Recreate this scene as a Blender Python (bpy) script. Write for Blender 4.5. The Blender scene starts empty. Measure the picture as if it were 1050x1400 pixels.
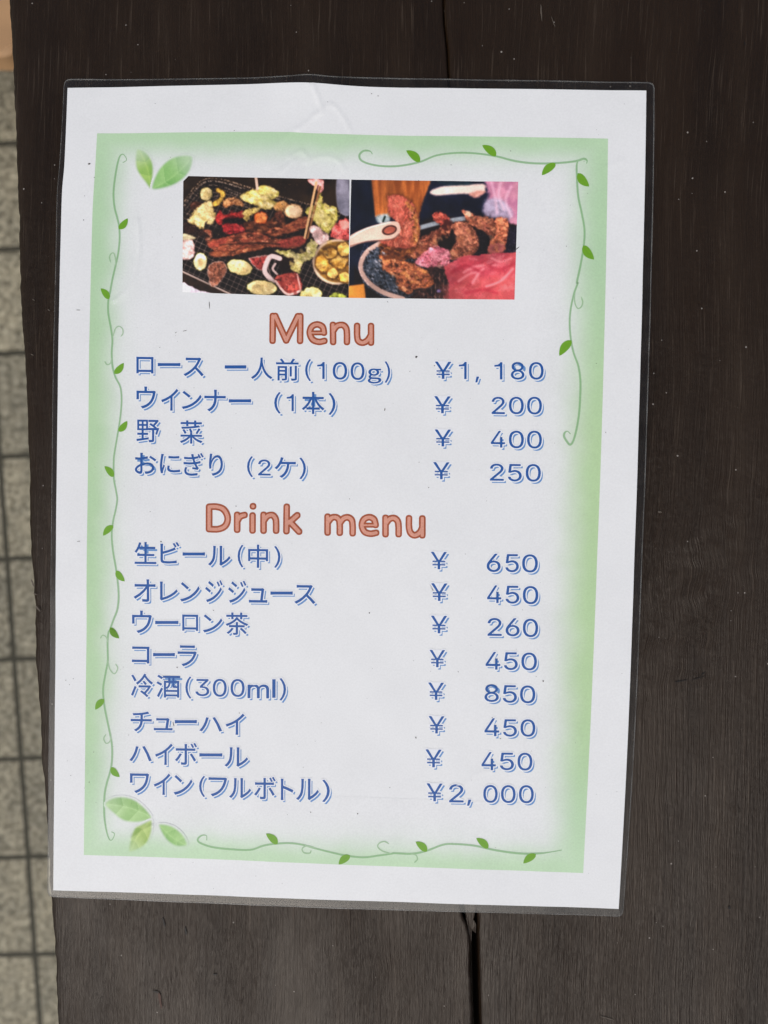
# Laminated menu card lying on a brown painted wooden table, tiled pavement below.
import bpy, math, random
import numpy as np
from mathutils import Matrix, Vector
from mathutils.geometry import tessellate_polygon

random.seed(7)
rng = np.random.default_rng(11)
scene = bpy.context.scene
COL = scene.collection

# ------------------------------------------------------------------ camera
# The card is 210 x 297 mm, centred on the world origin, lying in z = 0.
F_PX, IW, IH = 1050.0, 1050.0, 1400.0
RX, RY, RZ = math.radians(1.04), math.radians(-1.59), math.radians(-1.42)
T = np.array([-0.0149, 0.0049, -0.2816])
cx_, sx_, cy_, sy_, cz_, sz_ = (math.cos(RX), math.sin(RX), math.cos(RY), math.sin(RY), math.cos(RZ), math.sin(RZ))
ROT = (np.array([[cz_, -sz_, 0], [sz_, cz_, 0], [0, 0, 1]]) @ np.array([[cy_, 0, sy_], [0, 1, 0], [-sy_, 0, cy_]])
       @ np.array([[1, 0, 0], [0, cx_, -sx_], [0, sx_, cx_]]))
CAM = -ROT.T @ T
cam_data = bpy.data.cameras.new('camera')
cam_data.sensor_fit = 'VERTICAL'
cam_data.sensor_height = 36.0
cam_data.lens = 36.0 * F_PX / IH
cam_data.clip_start = 0.01
cam_data.clip_end = 200
cam_data.dof.use_dof = True
cam_data.dof.focus_distance = 0.2816
cam_data.dof.aperture_fstop = 9.0
cam = bpy.data.objects.new('camera', cam_data)
M4 = Matrix.Identity(4)
for i in range(3):
    for j in range(3):
        M4[i][j] = ROT.T[i, j]
    M4[i][3] = CAM[i]
cam.matrix_world = M4
COL.objects.link(cam)
scene.camera = cam

# ------------------------------------------------------------------ light
SUN_ELEV, SUN_AZ = math.radians(56), math.radians(203)      # azimuth clockwise from +Y
world = bpy.data.worlds.new('World')
scene.world = world
world.use_nodes = True
wn = world.node_tree
sky = wn.nodes.new('ShaderNodeTexSky')
sky.sky_type = 'NISHITA'
sky.sun_disc = False
sky.sun_elevation = SUN_ELEV
sky.sun_rotation = SUN_AZ
sky.air_density = 1.0
sky.dust_density = 4.0
sky.ozone_density = 1.0
bg = wn.nodes['Background']
bg.inputs['Strength'].default_value = 0.05
wn.links.new(sky.outputs[0], bg.inputs['Color'])
sun_data = bpy.data.lights.new('sun', 'SUN')
sun_data.energy = 1.5
sun_data.angle = math.radians(50)
sun_data.color = (1.0, 0.97, 0.93)
sun = bpy.data.objects.new('sun', sun_data)
d = Vector((math.sin(SUN_AZ) * math.cos(SUN_ELEV), math.cos(SUN_AZ) * math.cos(SUN_ELEV), math.sin(SUN_ELEV)))
sun.rotation_euler = d.to_track_quat('Z', 'Y').to_euler()
COL.objects.link(sun)
vs = scene.view_settings
vs.view_transform = 'Standard'
vs.look = 'None'
vs.exposure = 0.56
vs.gamma = 1.0
vs.use_curve_mapping = False

# ------------------------------------------------------------------ helpers
def on_plane(px, py, z=0.0):
    """point of the plane at height z measured at (px, py) of the survey drawing; vectorised"""
    px = np.asarray(px, float); py = np.asarray(py, float)
    dc = np.stack([(px - IW / 2) / F_PX, (IH / 2 - py) / F_PX, -np.ones_like(px)], -1)
    dw = dc @ ROT
    t = (z - CAM[2]) / dw[..., 2]
    return CAM + dw * t[..., None]

def lin(c):
    c = np.asarray(c, float) / 255.0
    return np.where(c <= 0.04045, c / 12.92, ((c + 0.055) / 1.055) ** 2.4)

WHITE = lin((222, 223, 227))
def ink(c):
    """ink albedo of a printed colour, relative to the white paper"""
    return np.clip(lin(c) / WHITE * 0.80, 0, 0.95)

def hash2(ix, iy, seed):
    n = (ix.astype(np.int64) * 374761393 + iy.astype(np.int64) * 668265263 + seed * 1442695041) & 0x7fffffff
    n = ((n ^ (n >> 13)) * 1274126177) & 0x7fffffff
    return ((n ^ (n >> 16)) & 0xffff) / 65535.0

def vnoise(x, y, seed=0, octaves=3):
    x = np.asarray(x, float); y = np.asarray(y, float)
    out = 0; amp = 1; tot = 0
    for o in range(octaves):
        ix = np.floor(x); iy = np.floor(y); fx = x - ix; fy = y - iy
        fx = fx * fx * (3 - 2 * fx); fy = fy * fy * (3 - 2 * fy)
        v = (hash2(ix, iy, seed + o) * (1 - fx) + hash2(ix + 1, iy, seed + o) * fx) * (1 - fy) \
            + (hash2(ix, iy + 1, seed + o) * (1 - fx) + hash2(ix + 1, iy + 1, seed + o) * fx) * fy
        out = out + amp * v; tot += amp; amp *= 0.55; x = x * 2.03 + 17.3; y = y * 2.03 + 9.1
    return out / tot

def smooth(a, b, x):
    t = np.clip((x - a) / (b - a), 0, 1)
    return t * t * (3 - 2 * t)

def catmull(pts, n=6, closed=False):
    P = np.array(pts, float); out = []
    m = len(P)
    for i in range(m if closed else m - 1):
        if closed:
            p0, p1, p2, p3 = P[(i - 1) % m], P[i], P[(i + 1) % m], P[(i + 2) % m]
        else:
            p0, p1, p2, p3 = P[max(i - 1, 0)], P[i], P[i + 1], P[min(i + 2, m - 1)]
        for t in np.arange(n) / n:
            out.append(0.5 * ((2 * p1) + (-p0 + p2) * t + (2 * p0 - 5 * p1 + 4 * p2 - p3) * t * t + (-p0 + 3 * p1 - 3 * p2 + p3) * t ** 3))
    if not closed:
        out.append(P[-1])
    return np.array(out)

def mesh_obj(name, verts, faces, mats, parent=None, mat_index=None, smooth_shade=False, colors=None):
    me = bpy.data.meshes.new(name)
    me.from_pydata([tuple(v) for v in verts], [], [tuple(f) for f in faces])
    for m in (mats if isinstance(mats, (list, tuple)) else [mats]):
        me.materials.append(m)
    if mat_index is not None:
        me.polygons.foreach_set('material_index', np.asarray(mat_index, np.int32))
    if smooth_shade:
        me.polygons.foreach_set('use_smooth', np.ones(len(me.polygons), bool))
    if colors is not None:
        a = me.color_attributes.new('ink', 'FLOAT_COLOR', 'POINT')
        a.data.foreach_set('color', np.concatenate([colors, np.ones((len(colors), 1))], 1).astype(np.float32).ravel())
    me.update()
    o = bpy.data.objects.new(name, me)
    COL.objects.link(o)
    if parent is not None:
        o.parent = parent
    return o

def thing(name, label, cat, loc=(0, 0, 0)):
    o = bpy.data.objects.new(name, None)
    o.location = loc
    o['label'] = label; o['category'] = cat
    o.empty_display_size = 0.05
    COL.objects.link(o)
    return o

def mat(name):
    m = bpy.data.materials.new(name)
    m.use_nodes = True
    nt = m.node_tree
    return m, nt, nt.nodes['Principled BSDF']

def N(nt, kind, **kw):
    n = nt.nodes.new(kind)
    for k, v in kw.items():
        if k in n.inputs:
            n.inputs[k].default_value = v
        else:
            setattr(n, k, v)
    return n

def ramp(nt, fac, stops):
    r = nt.nodes.new('ShaderNodeValToRGB')
    el = r.color_ramp.elements
    while len(el) < len(stops):
        el.new(0.5)
    for e, (p, c) in zip(el, stops):
        e.position = p
        e.color = (*c, 1) if len(c) == 3 else c
    nt.links.new(fac, r.inputs[0])
    return r.outputs[0]

def grid_faces(nu, nv):
    """nv rows of nu vertices"""
    i = np.arange(nu - 1)[None, :] + nu * np.arange(nv - 1)[:, None]
    return np.stack([i, i + nu, i + nu + 1, i + 1], -1).reshape(-1, 4)

# ------------------------------------------------------------------ card relief
CREASES = [   # pressed wrinkles of the lamination: polyline, height (mm), half width (drawing units)
    ([(428, 118), (440, 150), (431, 158), (408, 177)], .10, 3.0),
    ([(431, 158), (452, 143), (470, 162), (478, 178)], .07, 3.0),
    ([(404, 176), (380, 196), (366, 228)], .05, 3.0), ([(395, 215), (412, 206), (420, 215)], .07, 3),
    ([(418, 222), (440, 214), (462, 219), (470, 232)], .06, 3.5), ([(384, 235), (402, 218)], .07, 3),
    ([(558, 118), (548, 140), (543, 152)], .05, 2),
    ([(188, 300), (190, 340), (184, 375), (172, 398), (155, 412)], .10, 2.2),
    ([(345, 1178), (360, 1165), (368, 1186)], .03, 5),
    ([(180, 1145), (210, 1128), (200, 1152)], .08, 2.5), ([(590, 452), (575, 470), (560, 492)], .05, 3),
    ([(690, 330), (672, 360), (664, 384)], .05, 4),
    ([(850, 220), (820, 235), (800, 262)], .04, 4), ([(620, 1085), (650, 1060), (672, 1054)], .04, 3)]
CR = [(catmull(p, 5), h, w) for p, h, w in CREASES]
def relief(px, py):
    """height of the card's upper face above the table (m)"""
    px = np.asarray(px, float); py = np.asarray(py, float)
    z = 0.00085 + 0.0009 * (vnoise(px / 260, py / 300, 3, 2) - .5) + 0.0006 * (vnoise(px / 90, py / 110, 8, 2) - .5)
    z = z + 0.0012 * np.exp(-((px - 425) / 55) ** 2 - ((py - 95) / 60) ** 2) + 0.0008 * np.exp(-((px - 80) / 60) ** 2 - ((py - 200) / 110) ** 2)
    for P, h, w in CR:
        lo = P.min(0) - 4 * w; hi = P.max(0) + 4 * w
        mk = (px > lo[0]) & (px < hi[0]) & (py > lo[1]) & (py < hi[1])
        if not mk.any():
            continue
        x, y = px[mk], py[mk]; D = np.full(x.shape, 1e9)
        for a, b in zip(P[:-1], P[1:]):
            dd = b - a; L = dd @ dd + 1e-9
            t = np.clip(((x - a[0]) * dd[0] + (y - a[1]) * dd[1]) / L, 0, 1)
            D = np.minimum(D, np.hypot(x - a[0] - t * dd[0], y - a[1] - t * dd[1]))
        zz = np.zeros(px.shape); zz[mk] = h * 0.001 * 2.4 * np.exp(-(D / w) ** 2)
        z = z + zz
    return z

def card(px, py, lift=0.0):
    """3-D point of the card face for a spot of the print, `lift` in mm above the paper"""
    p = on_plane(px, py, 0.00085)
    p[..., 2] = relief(px, py) + lift * 0.001
    return p

def coons(top, bottom, left, right, us, vs_):
    """fill between four border curves; each is a polyline ordered left-right or top-down"""
    def ev(P, s):
        P = np.array(P, float)
        q = catmull(P, 8)
        l = np.concatenate([[0], np.cumsum(np.hypot(*np.diff(q, axis=0).T))]); l /= l[-1]
        return np.stack([np.interp(s, l, q[:, 0]), np.interp(s, l, q[:, 1])], -1)
    Tt, Bb, Ll, Rr = ev(top, us), ev(bottom, us), ev(left, vs_), ev(right, vs_)
    U = us[None, :, None]; V = vs_[:, None, None]
    c = (1 - V) * Tt[None] + V * Bb[None] + (1 - U) * Ll[:, None] + U * Rr[:, None] \
        - ((1 - U) * (1 - V) * Tt[0] + U * (1 - V) * Tt[-1] + (1 - U) * V * Bb[0] + U * V * Bb[-1])
    return c

# ------------------------------------------------------------------ materials
def print_material(name, attr=True, color=(.8, .8, .8), rough=.38, coat=.15, tint=.026, fibre=.22):
    m, nt, b = mat(name)
    tc = N(nt, 'ShaderNodeTexCoord')
    n1 = N(nt, 'ShaderNodeTexNoise', Scale=1500.0, Detail=3.0)
    n2 = N(nt, 'ShaderNodeTexNoise', Scale=55.0, Detail=4.0, Roughness=.6)
    n3 = N(nt, 'ShaderNodeTexNoise', Scale=5200.0, Detail=2.0)
    for n in (n1, n2, n3):
        nt.links.new(tc.outputs['Object'], n.inputs['Vector'])
    if attr:
        src = N(nt, 'ShaderNodeAttribute', attribute_name='ink').outputs['Color']
    else:
        rgb = N(nt, 'ShaderNodeRGB'); rgb.outputs[0].default_value = (*color, 1); src = rgb.outputs[0]
    f1 = ramp(nt, n1.outputs['Fac'], [(.3, (1 - tint * 1.6,) * 3), (.7, (1 + tint * .6,) * 3)])
    f2 = ramp(nt, n2.outputs['Fac'], [(.35, (1 - tint,) * 3), (.65, (1.0,) * 3)])
    mx = N(nt, 'ShaderNodeMix', data_type='RGBA', blend_type='MULTIPLY'); mx.inputs[0].default_value = 1
    nt.links.new(src, mx.inputs[6]); nt.links.new(f1, mx.inputs[7])
    mx2 = N(nt, 'ShaderNodeMix', data_type='RGBA', blend_type='MULTIPLY'); mx2.inputs[0].default_value = 1
    nt.links.new(mx.outputs[2], mx2.inputs[6]); nt.links.new(f2, mx2.inputs[7])
    nt.links.new(mx2.outputs[2], b.inputs['Base Color'])
    bp = N(nt, 'ShaderNodeBump', Strength=fibre, Distance=0.00006)
    ad = N(nt, 'ShaderNodeMath', operation='ADD')
    nt.links.new(n1.outputs['Fac'], ad.inputs[0]); nt.links.new(n3.outputs['Fac'], ad.inputs[1])
    nt.links.new(ad.outputs[0], bp.inputs['Height']); nt.links.new(bp.outputs[0], b.inputs['Normal'])
    b.inputs['Roughness'].default_value = .6
    b.inputs['Specular IOR Level'].default_value = .34
    b.inputs['Coat Weight'].default_value = coat
    b.inputs['Coat Roughness'].default_value = rough
    cb = N(nt, 'ShaderNodeBump', Strength=.25, Distance=0.0002)
    nt.links.new(n2.outputs['Fac'], cb.inputs['Height']); nt.links.new(cb.outputs[0], b.inputs['Coat Normal'])
    return m

M_PAPER = print_material('white_paper')
M_PRINT = print_material('printed_ink', tint=.035)
M_BLUE = print_material('blue_ink', False, ink((20, 80, 154)))
M_PALE = print_material('pale_blue_ink', False, ink((221, 225, 234)))
M_SHADE = print_material('light_blue_ink', False, ink((96, 140, 196)))
M_RUST = print_material('rust_ink', False, ink((158, 76, 42)), tint=.1)
M_SALMON = print_material('salmon_ink', False, ink((208, 146, 128)), tint=.08)
M_DIRT = print_material('dirt', False, (.06, .05, .045), coat=.1)

def film_material(name, milk, tint):
    m, nt, b = mat(name)
    nt.nodes.remove(b)
    out = nt.nodes['Material Output']
    tr = N(nt, 'ShaderNodeBsdfTransparent', Color=(tint, tint, tint * .99, 1))
    gl = N(nt, 'ShaderNodeBsdfGlossy', Roughness=.22)
    df = N(nt, 'ShaderNodeBsdfDiffuse', Color=(.55, .55, .53, 1))
    lw = N(nt, 'ShaderNodeFresnel', IOR=1.5)
    tc = N(nt, 'ShaderNodeTexCoord')
    no = N(nt, 'ShaderNodeTexNoise', Scale=130.0, Detail=2.0, Roughness=.5)
    nt.links.new(tc.outputs['Object'], no.inputs['Vector'])
    mk = N(nt, 'ShaderNodeMapRange'); mk.inputs[1].default_value = .3; mk.inputs[2].default_value = .75
    mk.inputs[3].default_value = milk * .5; mk.inputs[4].default_value = milk * 1.7
    nt.links.new(no.outputs['Fac'], mk.inputs[0])
    m1 = N(nt, 'ShaderNodeMixShader'); nt.links.new(mk.outputs[0], m1.inputs[0])
    nt.links.new(tr.outputs[0], m1.inputs[1]); nt.links.new(df.outputs[0], m1.inputs[2])
    lh = N(nt, 'ShaderNodeMath', operation='MULTIPLY'); lh.inputs[1].default_value = .42; nt.links.new(lw.outputs[0], lh.inputs[0])
    m2 = N(nt, 'ShaderNodeMixShader'); nt.links.new(lh.outputs[0], m2.inputs[0])
    nt.links.new(m1.outputs[0], m2.inputs[1]); nt.links.new(gl.outputs[0], m2.inputs[2])
    bp = N(nt, 'ShaderNodeBump', Strength=.06, Distance=.0002)
    nt.links.new(no.outputs['Fac'], bp.inputs['Height']); nt.links.new(bp.outputs[0], gl.inputs['Normal'])
    nt.links.new(m2.outputs[0], out.inputs['Surface'])
    return m
M_FILM = film_material('clear_film', .007, .90)
M_RIM = film_material('film_rim', .13, .85)

def wood_material():
    m, nt, b = mat('brown_painted_wood')
    L = nt.links
    tc = N(nt, 'ShaderNodeTexCoord')
    # low, slow sideways wander of the grain
    warp = N(nt, 'ShaderNodeTexNoise', Scale=7.0, Detail=2.0)
    L.new(tc.outputs['Object'], warp.inputs['Vector'])
    sub = N(nt, 'ShaderNodeVectorMath', operation='SUBTRACT'); sub.inputs[1].default_value = (.5, .5, .5)
    L.new(warp.outputs['Color'], sub.inputs[0])
    scl = N(nt, 'ShaderNodeVectorMath', operation='MULTIPLY'); scl.inputs[1].default_value = (.012, 0, 0)
    L.new(sub.outputs[0], scl.inputs[0])
    ad = N(nt, 'ShaderNodeVectorMath', operation='ADD')
    L.new(tc.outputs['Object'], ad.inputs[0]); L.new(scl.outputs[0], ad.inputs[1])
    # small burls where the grain curls
    curl = N(nt, 'ShaderNodeTexNoise', Scale=55.0, Detail=2.0); L.new(tc.outputs['Object'], curl.inputs['Vector'])
    cm = N(nt, 'ShaderNodeTexNoise', Scale=11.0, Detail=1.0); L.new(tc.outputs['Object'], cm.inputs['Vector'])
    cmr = N(nt, 'ShaderNodeMapRange'); L.new(cm.outputs['Fac'], cmr.inputs[0])
    for i_, v_ in ((1, .55), (2, .75), (3, 0), (4, .009)): cmr.inputs[i_].default_value = v_
    cs = N(nt, 'ShaderNodeVectorMath', operation='SUBTRACT'); cs.inputs[1].default_value = (.5, .5, .5); L.new(curl.outputs['Color'], cs.inputs[0])
    cv = N(nt, 'ShaderNodeVectorMath', operation='SCALE'); L.new(cs.outputs[0], cv.inputs[0]); L.new(cmr.outputs[0], cv.inputs['Scale'])
    ad0 = ad
    ad = N(nt, 'ShaderNodeVectorMath', operation='ADD'); L.new(ad0.outputs[0], ad.inputs[0]); L.new(cv.outputs[0], ad.inputs[1])
    def streak(sx, sy, detail, rough=.6):
        mp = N(nt, 'ShaderNodeMapping'); mp.inputs['Scale'].default_value = (sx, sy, 1)
        L.new(ad.outputs[0], mp.inputs['Vector'])
        n = N(nt, 'ShaderNodeTexNoise', Scale=1.0, Detail=detail, Roughness=rough)
        L.new(mp.outputs[0], n.inputs['Vector'])
        return n.outputs['Fac']
    fine = streak(2700, 55, 3)
    mid = streak(950, 24, 4)
    broad = streak(60, 5, 4)
    patch = streak(16, 6, 3)
    blot = N(nt, 'ShaderNodeTexNoise', Scale=22.0, Detail=5.0, Roughness=.6)
    L.new(tc.outputs['Object'], blot.inputs['Vector'])
    base = ramp(nt, broad, [(.3, (.0105, .0050, .0018)), (.55, (.0175, .0092, .0040)), (.75, (.0260, .0158, .0086))])
    # worn paint on the tops of the brush ridges
    wear_f = N(nt, 'ShaderNodeMath', operation='MULTIPLY'); L.new(fine, wear_f.inputs[0]); L.new(mid, wear_f.inputs[1])
    wear = ramp(nt, wear_f.outputs[0], [(.30, (0, 0, 0)), (.46, (1, 1, 1))])
    mx = N(nt, 'ShaderNodeMix', data_type='RGBA'); L.new(wear, mx.inputs[0])
    L.new(base, mx.inputs[6]); mx.inputs[7].default_value = (.058, .041, .028, 1)
    # dust specks
    vo = N(nt, 'ShaderNodeTexVoronoi', Scale=430.0)
    L.new(tc.outputs['Object'], vo.inputs['Vector'])
    sz = N(nt, 'ShaderNodeSeparateColor'); L.new(vo.outputs['Color'], sz.inputs[0])
    pick = N(nt, 'ShaderNodeMath', operation='GREATER_THAN'); L.new(sz.outputs[0], pick.inputs[0]); pick.inputs[1].default_value = .91
    rad = N(nt, 'ShaderNodeMath', operation='MULTIPLY'); L.new(sz.outputs[1], rad.inputs[0]); rad.inputs[1].default_value = .15
    near = N(nt, 'ShaderNodeMath', operation='LESS_THAN'); L.new(vo.outputs['Distance'], near.inputs[0]); L.new(rad.outputs[0], near.inputs[1])
    both = N(nt, 'ShaderNodeMath', operation='MULTIPLY'); L.new(pick.outputs[0], both.inputs[0]); L.new(near.outputs[0], both.inputs[1])
    half = N(nt, 'ShaderNodeMath', operation='MULTIPLY'); L.new(both.outputs[0], half.inputs[0]); half.inputs[1].default_value = .7
    mx2 = N(nt, 'ShaderNodeMix', data_type='RGBA'); L.new(half.outputs[0], mx2.inputs[0])
    L.new(mx.outputs[2], mx2.inputs[6]); mx2.inputs[7].default_value = (.33, .30, .27, 1)
    L.new(mx2.outputs[2], b.inputs['Base Color'])
    h1 = N(nt, 'ShaderNodeMath', operation='MULTIPLY'); L.new(fine, h1.inputs[0]); h1.inputs[1].default_value = .85
    h2 = N(nt, 'ShaderNodeMath', operation='ADD'); L.new(h1.outputs[0], h2.inputs[0]); L.new(mid, h2.inputs[1])
    pit = N(nt, 'ShaderNodeTexNoise', Scale=420.0, Detail=3.0); L.new(tc.outputs['Object'], pit.inputs['Vector'])
    hp = N(nt, 'ShaderNodeMath', operation='MULTIPLY_ADD'); L.new(pit.outputs['Fac'], hp.inputs[0]); hp.inputs[1].default_value = .35; L.new(h2.outputs[0], hp.inputs[2]); h2 = hp
    h3 = N(nt, 'ShaderNodeMath', operation='MULTIPLY_ADD'); L.new(blot.outputs['Fac'], h3.inputs[0]); h3.inputs[1].default_value = 1.2
    L.new(h2.outputs[0], h3.inputs[2])
    bp = N(nt, 'ShaderNodeBump', Strength=.55, Distance=.0006)
    pm = N(nt, 'ShaderNodeMapRange'); L.new(patch, pm.inputs[0])
    for i_, v_ in ((1, .38), (2, .62), (3, .42), (4, 1.0)): pm.inputs[i_].default_value = v_
    L.new(pm.outputs[0], bp.inputs['Strength'])
    L.new(h3.outputs[0], bp.inputs['Height']); L.new(bp.outputs[0], b.inputs['Normal'])
    rr = ramp(nt, blot.outputs['Fac'], [(.3, (.36,) * 3), (.7, (.50,) * 3)])
    L.new(rr, b.inputs['Roughness'])
    b.inputs['Specular IOR Level'].default_value = .34
    b.inputs['Specular Tint'].default_value = (1.0, .95, .89, 1)
    return m
M_WOOD = wood_material()

def simple_material(name, color, rough, var=.25, scale=30.0, bump=.3):
    m, nt, b = mat(name)
    tc = N(nt, 'ShaderNodeTexCoord')
    n = N(nt, 'ShaderNodeTexNoise', Scale=scale, Detail=5.0)
    nt.links.new(tc.outputs['Object'], n.inputs['Vector'])
    c = np.array(color)
    nt.links.new(ramp(nt, n.outputs['Fac'], [(.3, tuple(c * (1 - var))), (.7, tuple(c * (1 + var)))]), b.inputs['Base Color'])
    bp = N(nt, 'ShaderNodeBump', Strength=bump, Distance=.001)
    nt.links.new(n.outputs['Fac'], bp.inputs['Height']); nt.links.new(bp.outputs[0], b.inputs['Normal'])
    b.inputs['Roughness'].default_value = rough
    return m

# ------------------------------------------------------------------ the setting: tiled pavement
FLOOR_Z = -0.70
TILE = 0.1308
def tile_material():
    m, nt, b = mat('stone_tiles')
    L = nt.links
    tc = N(nt, 'ShaderNodeTexCoord')
    br = N(nt, 'ShaderNodeTexBrick', offset=0.0, squash=1.0)
    br.inputs['Scale'].default_value = 1.0
    br.inputs['Brick Width'].default_value = TILE
    br.inputs['Row Height'].default_value = TILE
    br.inputs['Mortar Size'].default_value = 0.0036
    br.inputs['Mortar Smooth'].default_value = 0.25
    br.inputs['Bias'].default_value = 0.0
    br.inputs['Color1'].default_value = (.80, .80, .80, 1); br.inputs['Color2'].default_value = (1.1, 1.08, 1.05, 1)
    br.inputs['Mortar'].default_value = (0, 0, 0, 1)
    L.new(tc.outputs['Object'], br.inputs['Vector'])
    n1 = N(nt, 'ShaderNodeTexNoise', Scale=130.0, Detail=7.0, Roughness=.78)
    n2 = N(nt, 'ShaderNodeTexNoise', Scale=38.0, Detail=4.0)
    for n in (n1, n2):
        L.new(tc.outputs['Object'], n.inputs['Vector'])
    stone = ramp(nt, n1.outputs['Fac'], [(.38, (.075, .068, .048)), (.5, (.255, .237, .176)), (.62, (.46, .435, .345))])
    big = ramp(nt, n2.outputs['Fac'], [(.32, (.74, .74, .72)), (.68, (1.1, 1.08, 1.03))])
    a = N(nt, 'ShaderNodeMix', data_type='RGBA', blend_type='MULTIPLY'); a.inputs[0].default_value = 1
    L.new(stone, a.inputs[6]); L.new(big, a.inputs[7])
    a2 = N(nt, 'ShaderNodeMix', data_type='RGBA', blend_type='MULTIPLY'); a2.inputs[0].default_value = 1
    L.new(a.outputs[2], a2.inputs[6]); L.new(br.outputs['Color'], a2.inputs[7])
    mo = N(nt, 'ShaderNodeMix', data_type='RGBA'); L.new(br.outputs['Fac'], mo.inputs[0])
    L.new(a2.outputs[2], mo.inputs[6]); mo.inputs[7].default_value = (.040, .037, .024, 1)
    L.new(mo.outputs[2], b.inputs['Base Color'])
    inv = N(nt, 'ShaderNodeMath', operation='SUBTRACT'); inv.inputs[0].default_value = 1.0; L.new(br.outputs['Fac'], inv.inputs[1])
    hh = N(nt, 'ShaderNodeMath', operation='MULTIPLY_ADD'); L.new(n1.outputs['Fac'], hh.inputs[0]); hh.inputs[1].default_value = .35
    L.new(inv.outputs[0], hh.inputs[2])
    bp = N(nt, 'ShaderNodeBump', Strength=.8, Distance=.003)
    L.new(hh.outputs[0], bp.inputs['Height']); L.new(bp.outputs[0], b.inputs['Normal'])
    b.inputs['Roughness'].default_value = .85
    return m
g = 30.0
pv = mesh_obj('pavement', [(-g, -g, 0), (g, -g, 0), (g, g, 0), (-g, g, 0)], [(0, 1, 2, 3)], tile_material())
corner = on_plane(31.0, 1108.0, FLOOR_Z)         # a grout crossing
pv.location = on_plane(29.0, 1037.0, FLOOR_Z)
pv.rotation_euler = (math.radians(1.5), 0, math.radians(4.2))
pv['kind'] = 'structure'

# ------------------------------------------------------------------ the table
table = thing('wooden_table', 'dark brown painted plank table with a long crack, under the laminated menu', 'table', (0, 0, 0))
EDGE = [(2, -700), (-4, -300), (5, -60), (10, 0), (13, 60), (17, 130), (19, 200), (21.5, 260), (24, 340), (24.5, 400), (30, 470), (34, 560), (37, 640),
        (37.5, 700), (40, 762), (45.5, 830), (46, 900), (52, 985), (54.5, 1040), (61, 1110), (64, 1180), (67.5, 1235), (71, 1275), (74, 1320), (76.5, 1400), (80, 1480), (84, 1800), (95, 2100)]
SEAM_L = [(592, -700), (600, -200), (604.5, -20), (606.5, 30), (610, 62), (612.5, 105), (617, 400), (625, 900), (627.5, 1225), (629.5, 1240), (633, 1255), (637.5, 1264), (641, 1276), (642.5, 1293),
          (643, 1330), (644.5, 1365), (646, 1400), (648, 1500), (652, 1800), (655, 2100)]
SEAM_R = [(593.5, -700), (601.4, -200), (605.9, -20), (607.9, 30), (611.5, 62), (613.6, 105), (618.6, 400), (626.6, 900), (640, 1225), (648, 1240), (653, 1252), (653.5, 1264), (653.5, 1276), (654, 1293),
          (654.8, 1330), (655.5, 1365), (656.5, 1400), (659, 1500), (663, 1800), (667, 2100)]
FAR = [(1750, -700), (1750, 2100)]
def along(P, ys):
    P = np.array(P, float)
    return np.interp(ys, P[:, 1], P[:, 0])

def board(name, left, right, nx, wl, wr, seed, thick=.034):
    ys = np.unique(np.concatenate([np.linspace(-700, -40, 30), np.linspace(-40, 1440, 420), np.linspace(1440, 2100, 30)]))
    xl, xr = along(left, ys), along(right, ys)
    if wl > 1:
        xl = xl + 1.6 * (vnoise(ys / 14, ys * 0, seed, 3) - .5) * 2
    jag = .9 * (vnoise(ys / 9, ys * 0 + 3, seed + 50, 3) - .5) * smooth(1230, 1300, ys)
    if wl <= 1: xl = xl + jag
    else: xr = xr + 1.6 * jag
    s = np.linspace(0, 1, nx)
    s = .5 - .5 * np.cos(s * math.pi) if nx > 8 else s
    s = .6 * s + .4 * np.linspace(0, 1, nx)
    X = xl[:, None] * (1 - s) + xr[:, None] * s
    Y = np.repeat(ys[:, None], nx, 1)
    P = on_plane(X, Y, 0.0)
    dl = (X - xl[:, None]); dr = (xr[:, None] - X)
    z = .0005 * (vnoise(X / 130, Y / 500, seed, 3) - .5) - .0003
    z -= .0016 * np.exp(-dl / wl) + .0006 * np.exp(-dr / wr)
    P[..., 2] = z
    top = P.reshape(-1, 3)
    n = len(top)
    bot = top.copy(); bot[:, 2] = -thick
    F = grid_faces(nx, len(ys))
    faces = [tuple(f) for f in F] + [tuple(n + f[::-1]) for f in F]
    ny = len(ys)
    ring = [i for i in range(nx)] + [r * nx + nx - 1 for r in range(1, ny)] + [(ny - 1) * nx + c for c in range(nx - 2, -1, -1)] + [r * nx for r in range(ny - 2, 0, -1)]
    k = len(ring)
    for i in range(k):
        a, b_ = ring[i], ring[(i + 1) % k]
        faces.append((a, b_, n + b_, n + a))
    o = mesh_obj(name, np.vstack([top, bot]), faces, M_WOOD, table)
    sm = np.zeros(len(faces), bool); sm[:len(F)] = True
    o.data.polygons.foreach_set('use_smooth', sm)
    return o
board('plank', EDGE, SEAM_L, 90, 6.0, .7, 5)
right_plank = board('plank', SEAM_R, FAR, 110, .7, 3.0, 23)

# splinter bridging the top of the crack
sp = np.array([(633, 1228), (650, 1230), (650.5, 1246), (648, 1262), (651.5, 1268), (651, 1279), (646, 1276), (645, 1292), (642, 1296), (641, 1276), (638, 1264), (637, 1250)], float)
tp = on_plane(sp[:, 0], sp[:, 1]); tp[:, 2] = -.0022 + .0008 * rng.random(len(sp))
bt = tp.copy(); bt[:, 2] = -.02
n = len(sp)
mesh_obj('splinter', np.vstack([tp, bt]), [tuple(range(n - 1, -1, -1)), tuple(range(n, 2 * n))] + [(i, (i + 1) % n, n + (i + 1) % n, n + i) for i in range(n)], M_WOOD, table)

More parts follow.
